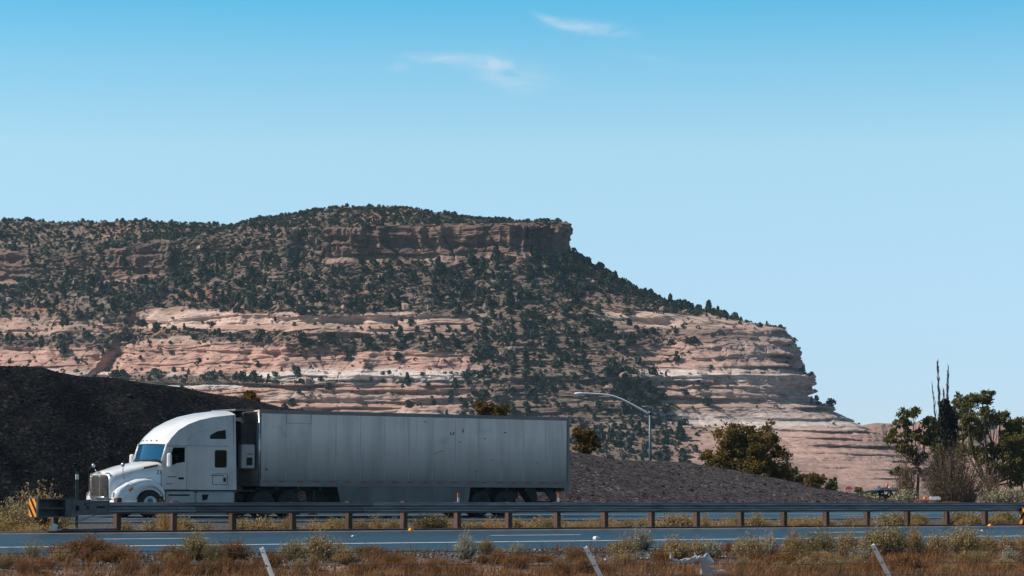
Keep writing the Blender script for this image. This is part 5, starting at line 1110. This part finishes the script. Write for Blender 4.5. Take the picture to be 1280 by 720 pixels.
# median
labs = {'weed': 'dry brown weed with pale seed heads in the median behind the guardrail', 'yellow': 'yellow-brown weed in the median behind the guardrail', 'olive': 'olive-tan brush in the median behind the guardrail', 'gold': 'golden brush in the median behind the guardrail'}
rnd = random.Random(12); n = 0
for px in range(150, 1276, 6):
    px = px + rnd.uniform(-5, 5)
    if px < 400 and rnd.random() < .50: continue
    if px > 1040 and rnd.random() < .35: continue
    v = rnd.uniform(63.6, 66.5); u, z = at_v(px, 650, v); k = rnd.choice(('weed', 'weed', 'weed', 'yellow', 'yellow', 'gold', 'olive')) if px < 1040 else rnd.choice(('olive', 'gold', 'olive', 'yellow'))
    top = rnd.uniform(.10, .46) * (1 if px < 1050 else 1.15); plant(k, u, v, top - float(gz(u, v)), rnd.uniform(.45, .9), labs[k], 'weeds in the median: ' + k, n, 'weed'); n += 1
for k, px, top, wd, v, lab in (('weed', 470, .62, .45, 65, 'tall weed poking above the rail below the trailer skirt'), ('yellow', 204, .95, .5, 64.2, 'tall yellow weed rising above the rail beside the front wheel'), ('weed', 335, .55, .8, 64.6, 'leafy dark-stemmed weed between two posts left of centre'), ('dark', 538, .50, 1.3, 64.5, 'dark green bush between two guardrail posts under the trailer'), ('olive', 844, .5, 1.3, 64.6, 'rounded tan bush between two guardrail posts right of the trailer'), ('weed', 855, .6, .4, 64.2, 'dark stalky weed rising out of the rounded tan bush'), ('weed', 882, .62, .4, 64.2, 'dark stalky weed right of a guardrail post'), ('weed', 945, .66, .5, 64.2, 'leafy pale weed between two posts near the right'),
                              ('olive', 1123, .55, 1.5, 65, 'broad olive bush between two guardrail posts at the right'), ('olive', 1205, .6, 1.4, 65, 'greyish olive bush behind the last guardrail posts'), ('olive', 1255, .6, 1.3, 65, 'olive bush beside the striped marker board'), ('olive', 305, .35, .7, 65, 'pale bush tucked right behind a guardrail post at the left'), ('olive', 230, .42, .9, 65.5, 'pale tan bush right of the second guardrail post'),
                              ('olive', 48, 1.30, 1.9, 68.5, 'big domed olive bush behind the striped guardrail end'), ('olive', 12, .95, 1.6, 67.5, 'olive bush at the left edge behind the yellow weeds'), ('weed', 6, .50, 1.0, 64.4, 'dense gold weed at the very left edge of the median'), ('weed', 24, .52, .9, 64.6, 'dense gold weed left of the striped guardrail end'), ('yellow', 30, .25, 1.0, 63.8, 'low yellow weed left of the striped guardrail end'), ('weed', 40, .40, .7, 64.8, 'gold weed touching the striped guardrail end'), ('yellow', 62, .3, .45, 64.6, 'small orange-leaved weed under the guardrail end'), ('yellow', 84, .30, .6, 64.8, 'yellow weed under the guardrail end plate'), ('yellow', 210, .28, .9, 64.0, 'dense gold weed beside the second guardrail post')):
    u, z = at_v(px, 650, v); plant(k, u, v, top - float(gz(u, v)), wd, lab, 'plants in the median with a look of their own', n, 'bush'); n += 1
# ---- dry grass and stones of the verge
def grassfield(name, n, ulo, uhi, vlo, vhi, hlo, hhi, m, seed, thr, wd=.013, sc=.6, m2=None):
    rg = np.random.default_rng(seed); u = rg.uniform(ulo, uhi, n * 3); v = rg.uniform(vlo, vhi, n * 3); k = fbm(u * sc, v * sc, 1.0, 3, seed=seed) > thr - .9 * sstep(47.5, 45, v) * .5; u, v = u[k][:n], v[k][:n]
    B0 = np.stack([u * CT - v * ST, u * ST + v * CT, gz(u, v)], 1); per = 9; B = np.repeat(B0, per, 0) + rg.normal(0, .07, (len(B0) * per, 3)) * [1, 1, 0]; Hh = rg.uniform(hlo, hhi, len(B)) * np.repeat(rg.uniform(.6, 1.2, len(B0)), per); ln = rg.normal(0, .09, (len(B), 3)) * [1, 1, 0] + [.03, 0, 0]
    V, Fc = blades(B, Hh, ln, np.full(len(B), wd), rg); return tag(np_mesh(name, V, Fc, m), kind='stuff')
grassfield('grass', 6200, 8, 72, 40, 50.2, .14, .36, M['rust_grass'], 91, .02)
grassfield('dry_grass', 4200, 8, 72, 40, 50.8, .10, .30, M['tan_grass'], 92, .08, .012)
grassfield('verge_grass', 1500, 20, 85, 91.0, 92.4, .08, .25, M['tan_grass'], 93, .0, .02)
grassfield('median_grass', 1500, 26, 75, 63.2, 67.5, .06, .20, M['tan_grass'], 94, .0, .016)
M['stone'] = mat('road_gravel', (.13, .125, .128), .95, col2=(.055, .053, .056), nscale=3, spec=.15, extra=lambda cur, c: c['mix'](c['remap'](c['noise'](9, 2), .60, .66), cur, c['rgb']((.55, .52, .50))))
NS_ = 14000; u = rng.uniform(10, 72, NS_); v = 51.4 - np.abs(rng.normal(0, 1.9, NS_)); s_ = np.exp(rng.normal(math.log(.055), .45, NS_)); s_ = np.clip(s_, .02, .2)
scatter('gravel', rp, rng.integers(0, 5, NS_), np.stack([u * CT - v * ST, u * ST + v * CT, gz(u, v)], 1), rng.uniform(0, 6, NS_), s_, s_, M['stone'])
u = rng.uniform(28, 96, 3000); v = rng.uniform(91.6, 103, 3000); s_ = np.clip(np.exp(rng.normal(math.log(.075), .45, 3000)), .04, .30)
M['cinder_stone'] = mat('cinder_stone', (.016, .017, .019), .95, col2=(.034, .033, .034), nscale=.8, spec=.1, lo=.45, hi=.7)
scatter('cinder_stones', rp, rng.integers(0, 5, 3000), np.stack([u * CT - v * ST, u * ST + v * CT, hill_z(u, v)], 1), rng.uniform(0, 6, 3000), s_, s_ * .8, M['cinder_stone'])

# ================================================================== FENCE, PLASTIC, LAMP, SIGN, MACHINES
M['tpost'] = mat('fence_post_steel', (.82, .85, .86), .5, .0, col2=(.66, .69, .71), nscale=9, bump=(30, .3, .01)); M['wire'] = mat('barbed_wire', (.15, .17, .185), .45, .7, col2=(.10, .085, .075), nscale=14)
FV = 36.0; fe = empty('barbed_wire_fence', RD(26, FV, float(gz(26, FV))), TH, 'barbed wire fence on leaning silver steel posts along the near verge', 'fence')
fz0 = float(gz(26, FV)); posts = []
pp = [((327, 685), (340, 720)), ((732, 684), (751, 720)), ((1091, 681), (1112, 720))]
for (a, b) in pp:
    ua, za = at_v(*a, FV); ub, zb = at_v(*b, FV); k = (za + 1.7) / (za - zb); posts.append((ua, za, ua + (ub - ua) * k, za - 1.7))
d_ = posts[1][0] - posts[0][0]; posts = [(posts[0][0] - d_, .06, posts[0][0] - d_ + .5, -1.6)] + posts + [(posts[2][0] + d_ * 1.06, -.08, posts[2][0] + d_ * 1.06 + .7, -1.75)]
def fpt(u, z, y=0.0): return Vector((u - 26, y, z - fz0))
for (ua, za, ub, zb) in posts:
    mb = MB(); p0, p1 = fpt(ub, zb), fpt(ua, za); d = (p1 - p0).normalized(); sd = Vector((d.z, 0, -d.x)); fw = Vector((0, 1, 0)); sd, fw = (sd * .40 - fw * .917), (fw * .40 + sd * .917); prof = [(-.048, -.007), (.048, -.007), (.048, .003), (.006, .003), (.006, .05), (-.006, .05), (-.006, .003), (-.048, .003)]
    mb.loft([[p0 + sd * x + fw * y for x, y in prof], [p1 + sd * x + fw * y for x, y in prof]], closed=True, smooth=False); mb.poly([p1 + sd * x + fw * y for x, y in prof])
    L = (p1 - p0).length
    for k in range(int(L / .055)): c = p1 - d * (.03 + k * .055); mb.box(tuple(c + Vector((-.006, -.013, -.006))), tuple(c + Vector((.006, -.005, .006))))
    mb.build('fence_post', M['tpost'], fe)
wz = [[(100, 690.5), (327, 690), (732, 690.5), (1091, 687), (1270, 686.5)], [(100, 707), (334, 706.5), (742, 706), (1098, 704), (1270, 702)], [(100, 722), (340, 721), (740, 720), (1104, 719), (1270, 718)]]
rnd = random.Random(3)
for wl in wz:
    pts_ = [at_v(x, y, FV) for x, y in wl]; uu = np.linspace(posts[0][0] - .5, posts[-1][0] + .5, 260); zz_ = np.interp(uu, [p[0] for p in pts_], [p[1] for p in pts_]) + .012 * np.sin(uu * 1.1)
    mb = MB(); off = [(.0045, 0), (-.0045, 0)]
    for s in (0, 1): mb.tube([fpt(a, z + .0035 * math.cos(a * 45 + s * math.pi), -.02 + .0035 * math.sin(a * 45 + s * math.pi)) for a, z in zip(uu, zz_)], .0036, 4, smooth=False)
    a = uu[0]
    while a < uu[-1]:
        z = float(np.interp(a, uu, zz_)); 
        for q in range(2): t = rnd.uniform(0, 6.28); dv = Vector((.35, math.cos(t), math.sin(t))).normalized() * .028; c = fpt(a + q * .008, z, -.02); mb.tube([c - dv, c, c + dv], [.002, .006, .002], 4, smooth=False)
        mb.tube([fpt(a - .010, z, -.02), fpt(a + .016, z, -.02)], .010, 5, smooth=False); a += .127 + rnd.uniform(-.015, .015)
    mb.build('barbed_wire', M['wire'], fe)
# torn plastic sheet wound round the wires
M['film'] = mat('plastic_film', (.56, .53, .54), .4, col2=(.34, .34, .37), nscale=5, ndetail=6, trans=.12, bump=(9, .6, .03), coat=.2)
def fq(px, py, y=0.0): u, z = at_v(px, py, FV); return Vector(RD(u, FV + y, z)) - Vector(org)
org = RD(*[at_v(872, 704, FV)[0], FV, at_v(872, 704, FV)[1]])
def smooth_path(P, n=26):
    A = np.array([tuple(p) for p in P]); return [Vector(q) for q in spline(A, n)]
film = MB(); rnd = random.Random(8)
def rope(path, r0, seed, flat=.6):
    P = smooth_path(path, 34); rs = spline(np.array([[r, 0] for r in r0], float), 34)[:, 0]; secs = []
    for i, p in enumerate(P):
        d = (P[min(i + 1, 33)] - P[max(i - 1, 0)]).normalized(); n1 = d.cross(Vector((0, 1, 0))); n1 = n1.normalized() if n1.length > .05 else Vector((0, 0, 1)); n2 = d.cross(n1)
        secs.append([p + (n1 * math.cos(t) + n2 * math.sin(t) * flat) * rs[i] * (1 + .30 * math.sin(3 * t + i * .55 + seed) + .15 * math.sin(7 * t - i * .3)) for t in np.linspace(0, 6.283, 15)[:-1]])
    film.loft(secs, closed=True, smooth=True)
rope([fq(837, 688.5), fq(838.5, 692), fq(839.5, 697), fq(844, 700.5), fq(850, 701.5)], [.022, .016, .026, .024, .018], 1)
rope([fq(850, 701.5), fq(855, 701, .01), fq(862, 700, -.02), fq(870, 698.5, -.04), fq(876, 697, -.05)], [.022, .035, .04, .055, .05], 2)
rope([fq(872, 697, -.05), fq(875, 701, -.09), fq(877, 707, -.09), fq(883, 711, -.07), fq(891, 714.5, -.02)], [.06, .055, .06, .05, .025], 3)
rope([fq(890, 714, -.02), fq(897, 714.6, -.01), fq(903, 714.5, -.02), fq(908, 715.5)], [.018, .022, .03, .014], 4)
rope([fq(876, 708, -.06), fq(880, 713, -.05), fq(884, 718, -.02), fq(888, 724)], [.05, .10, .09, .06], 5, .5)
rope([fq(868.6, 690.5), fq(869, 694), fq(869.5, 698)], [.010, .014, .012], 6)
rope([fq(876, 703, -.02), fq(881, 707, 0), fq(886, 704.5, .02)], [.03, .02, .006], 7)
secs = []                                                        # the ballooned part
for i in range(15):
    t = i / 14; c = Vector(fq(875, 701.5, -.06)).lerp(Vector(fq(893.5, 702.5, .02)), t) + Vector((0, 0, .045 * math.sin(math.pi * min(1, t * 1.25)))); r = (.02 + .105 * math.sin(math.pi * min(1, t ** .8 * 1.02)) ** .8) * (1 - .2 * t); secs.append([c + Vector((0.0, math.cos(a) * r * .9, math.sin(a) * r * (1 + .07 * math.sin(5 * a + i)))) for a in np.linspace(0, 6.283, 19)[:-1]])
film.loft(secs, closed=True, smooth=True)
pf = film.build('plastic_sheet', M['film']); pf.location = org; tag(pf, 'torn white plastic sheet twisted round the wires of the barbed wire fence', 'plastic sheet')
# a can-like orange bit of litter in the grass
hit = ground_hit(1205, 699); mb = MB(); mb.lathe([(0, 0), (.03, 0), (.034, .01), (.034, .11), (.028, .12), (0, .12)], (0, 0, 0), (.3, .2, 1), 12); x = mb.build('drink_can', M['orange_plastic']); x.location = RD(hit[0], hit[1], hit[2] + .1); x.scale = (1.2, 1.2, 1.0); tag(x, 'small orange can caught in the dry grass at the right', 'can')

# street lamp beyond the cinder bank
M['lamp_steel'] = mat('lamp_steel', (.66, .69, .71), .45, 0, col2=(.52, .55, .57), nscale=2); M['lamp_dark'] = mat('pole_steel', (.10, .14, .165), .5, .5, col2=(.07, .095, .11), nscale=2)
YL = 150; lx, ly, lzt = at_Y(812.5, 515.5, YL); zb = 1.2; u_, v_ = lx * CT + ly * ST, -lx * ST + ly * CT; zb = terrain(lx, ly) - .05
lp_ = empty('street_lamp', (lx, ly, zb), 0, 'street lamp with a long curved arm behind the cinder bank', 'street lamp'); hp_ = lzt - zb
mb = MB(); mb.tube([(0, 0, 0), (0, 0, hp_ * .5), (0, 0, hp_)], [.10, .088, .075], 12); mb.tube([(0, 0, 0), (0, 0, .25)], .2, 12); mb.tube([(0, 0, hp_ - .12), (0, 0, hp_ + .06)], .105, 10); mb.build('pole', M['lamp_dark'], lp_)
arm = [at_Y(*q, YL) for q in ((812, 518), (800, 511), (788, 504.5), (776, 498.5), (764, 494.5), (750, 492.5), (736, 491.8), (729, 491.6))]; A_ = [Vector(p) - Vector((lx, ly, zb)) for p in arm]
mb = MB(); mb.tube(smooth_path(A_, 24), [.066 - .026 * i / 23 for i in range(24)], 8); hook = [at_Y(*q, YL) for q in ((797, 509.5), (800, 507), (801.5, 505))]; mb.build('arm', M['lamp_steel'], lp_)
h0 = Vector(at_Y(724, 492, YL)) - Vector((lx, ly, zb)); mb = MB(); secs = []
for t, w_, hh2 in ((-.30, .05, .04), (-.24, .13, .09), (-.05, .17, .12), (.15, .14, .11), (.30, .07, .07), (.36, .05, .05)): secs.append([h0 + Vector((t, math.cos(a) * w_, math.sin(a) * hh2 * (.8 if math.sin(a) > 0 else .9))) for a in np.linspace(0, 6.283, 13)[:-1]])
mb.loft(secs, closed=True); mb.poly(secs[0][::-1]); mb.poly(secs[-1]); hd = mb.build('lamp_head', M['lamp_steel'], lp_)
mb = MB(); mb.ball(tuple(h0 + Vector((-.06, 0, -.09))), (.14, .11, .07), 10, 6); mb.build('lens', M['white_plastic'], hd)

# stop sign seen half edge-on
M['sign_red'] = mat('sign_red', (.20, .014, .02), .45, col2=(.15, .012, .016), nscale=5); M['sign_white'] = mat('sign_white', (.42, .38, .38), .45)
YS = 155; sx0, sy0, szc = at_Y(1061.5, 614.5, YS); zg_ = terrain(sx0, sy0) - .02
sg = empty('stop_sign', (sx0, sy0, zg_), R(-46), 'red octagonal stop sign with white letters at the end of the cinder bank', 'stop sign'); hc_ = szc - zg_; rs_ = .40
mb = MB(); oc = [(rs_ * math.cos(R(22.5 + 45 * k)), rs_ * math.sin(R(22.5 + 45 * k))) for k in range(8)]
mb.add([(x, -.012, hc_ + z) for x, z in oc] + [(x, .0, hc_ + z) for x, z in oc], [tuple(range(8)), tuple(range(15, 7, -1))] + [(k, 8 + k, 8 + (k + 1) % 8, (k + 1) % 8) for k in range(8)]); pl = mb.build('sign_plate', M['sign_red'], sg)
mb = MB(); 
for k in range(8):
    a, b = oc[k], oc[(k + 1) % 8]; mb.add([(a[0] * .97, -.0145, hc_ + a[1] * .97), (b[0] * .97, -.0145, hc_ + b[1] * .97), (b[0] * .91, -.0145, hc_ + b[1] * .91), (a[0] * .91, -.0145, hc_ + a[1] * .91)], [(0, 1, 2, 3)])
mb.build('white_border', M['sign_white'], pl)
tm = text_mesh('STOP', .30); tm.materials.append(M['sign_white']); t_ = link(bpy.data.objects.new('lettering', tm), pl); t_.location = (0, -.017, hc_); t_.rotation_euler = (math.pi / 2, 0, 0)
mb = MB(); mb.box((-.03, .002, -.3), (.03, .05, hc_ + rs_ * .8), .005); mb.build('post', M['chassis'], sg)

# dark green tractor with a canopy, parked beyond the far road
M['tractor'] = mat('tractor_green', (.008, .022, .020), .6, col2=(.006, .014, .013), nscale=3); M['canopy'] = mat('canopy_top', (.05, .10, .14), .4, col2=(.03, .06, .09), nscale=2)
YT = 178; tx, ty, tz1 = at_Y(1113, 612, YT); zg_ = terrain(tx, ty); S_ = YT / F; tt_ = empty('tractor', (tx, ty, zg_), R(8), 'dark green tractor with a flat canopy and an orange beacon near the grove', 'tractor'); ht_ = tz1 - zg_
mb = MB(); mb.box((-1.15, -.7, ht_ - .14), (1.1, .7, ht_ - .04), .05); cn_ = mb.build('canopy', M['black'], tt_)
mb = MB(); secs = [[(-1.0, -.55, ht_ - .04), (-.72, -.4, ht_ + .15), (-.30, -.4, ht_ + .17), (-.1, -.55, ht_ - .04)], [(-1.0, .55, ht_ - .04), (-.72, .4, ht_ + .15), (-.30, .4, ht_ + .17), (-.1, .55, ht_ - .04)]]; mb.loft(secs, smooth=False); mb.poly(secs[0]); mb.poly(secs[1][::-1]); mb.build('roof_cowl', M['canopy'], cn_)
mb = MB(); mb.box((-.22, -.42, ht_ + .03), (.40, -.2, ht_ + .20), .03); mb.build('air_box', M['white_plastic'], cn_)
mb = MB(); mb.box((.45, -.4, ht_ - .05), (1.05, .4, ht_ + .12), .03); mb.build('cooler', M['black'], cn_)
mb = MB(); mb.lathe([(0, 0), (.09, 0), (.10, .05), (.085, .22), (.04, .27), (0, .28)], (-.27, -.1, ht_ + .17), (0, 0, 1), 12); mb.build('beacon', M['orange_plastic'], cn_)
for x in (-1.0, -.35, .25, .95):
    for y in (-.6, .6): mb = MB(); mb.box((x - .05, y - .05, .9), (x + .05, y + .05, ht_ - .13), .01); mb.build('canopy_post', M['black'], tt_)
mb = MB(); mb.box((-.6, -.5, .7), (.9, .5, 1.15), .06); mb.box((.0, -.35, 1.1), (.5, .35, 1.5), .08); mb.build('cab_body', M['tractor'], tt_)
mb = MB(); secs = [[(x, -y_, .65), (x, -y_ * .95, z_ - .1), (x, -y_ * .7, z_), (x, y_ * .7, z_), (x, y_ * .95, z_ - .1), (x, y_, .65)] for x, y_, z_ in ((-2.3, .36, 1.25), (-1.6, .42, 1.42), (-.6, .46, 1.48))]; mb.loft(secs, flip=True); mb.poly(secs[0]); mb.build('hood', M['tractor'], tt_)
for x, r_, w_ in ((.55, .72, .4), (-1.75, .45, .28)):
    for s in (-1, 1):
        mb = MB(); mb.lathe([(r_ * .5, 0), (r_ * .9, 0), (r_, .06), (r_, w_ - .06), (r_ * .9, w_), (r_ * .5, w_)], (x, s * .62, r_), (0, s, 0), 24); wl = mb.build('wheel', M['rubber'], tt_); mb = MB(); mb.lathe([(0, .06), (r_ * .3, .04), (r_ * .52, .02), (r_ * .52, w_ * .5)], (x, s * .62 + s * w_ * .5, r_), (0, s, 0), 16); mb.build('rim', M['orange_plastic'], wl)
# orange implement carrier beside it
M['orange_paint'] = mat('orange_paint', (.42, .10, .055), .55, col2=(.26, .07, .045), nscale=3)
YO = 165; ox, oy, oz = at_Y(1161, 624.6, YO); zg_ = terrain(ox, oy); ho = oz - zg_; oc_ = empty('equipment_trailer', (ox, oy, zg_), R(-6), 'low orange flatbed trailer carrying a white box and an orange beacon', 'trailer')
mb = MB(); mb.box((-.95, -.6, ho - .12), (.5, .6, ho), .02); mb.box((-1.2, -.66, ho - .28), (1.1, -.58, ho - .16), .015); mb.box((-1.2, .58, ho - .28), (1.1, .66, ho - .16), .015); mb.box((1.0, -.06, ho - .25), (2.0, .06, ho - .13), .01); mb.build('deck', M['orange_paint'], oc_)
mb = MB(); secs = [[(.10, y_, ho), (.05, y_, ho + .12), (.12, y_, ho + .20), (.60, y_, ho + .22), (.74, y_, ho + .14), (.76, y_, ho)] for y_ in (-.45, .45)]; mb.loft(secs, smooth=False); mb.poly(secs[0]); mb.poly(secs[1][::-1]); mb.build('white_box', M['white_plastic'], oc_)
mb = MB(); mb.lathe([(0, 0), (.12, 0), (.12, .05), (.08, .19), (0, .21)], (-.27, -.2, ho), (0, 0, 1), 10); mb.build('beacon', M['orange_plastic'], oc_)
mb = MB(); mb.lathe([(0, 0), (.22, 0), (.24, .1), (.22, .40), (.10, .46), (0, .46)], (-1.02, -.2, ho - .08), (0, 0, 1), 14); mb.build('barrel', M['black'], oc_)
for s in (-1, 1):
    for x in (-.3, .45): mb = MB(); mb.lathe([(.15, 0), (.30, 0), (.33, .05), (.33, .15), (.30, .2), (.15, .2)], (x, s * .68, .33), (0, s, 0), 20); mb.build('wheel', M['rubber'], oc_)

# ---- the thin blue air between here and the mesa
hzm = bpy.data.materials.new('thin_air'); hzm.use_nodes = True; t = hzm.node_tree; t.nodes.clear(); o = t.nodes.new('ShaderNodeOutputMaterial'); pv = t.nodes.new('ShaderNodeVolumePrincipled')
pv.inputs['Color'].default_value = (.55, .85, 1, 1); pv.inputs['Density'].default_value = .00007; pv.inputs['Anisotropy'].default_value = .2; t.links.new(pv.outputs[0], o.inputs['Volume'])
mb = MB(); mb.box((-2800, -1800, -32), (2800, 2800, 170)); air = mb.build('haze', hzm); tag(air, kind='stuff')
SC.cycles.volume_bounces = 0
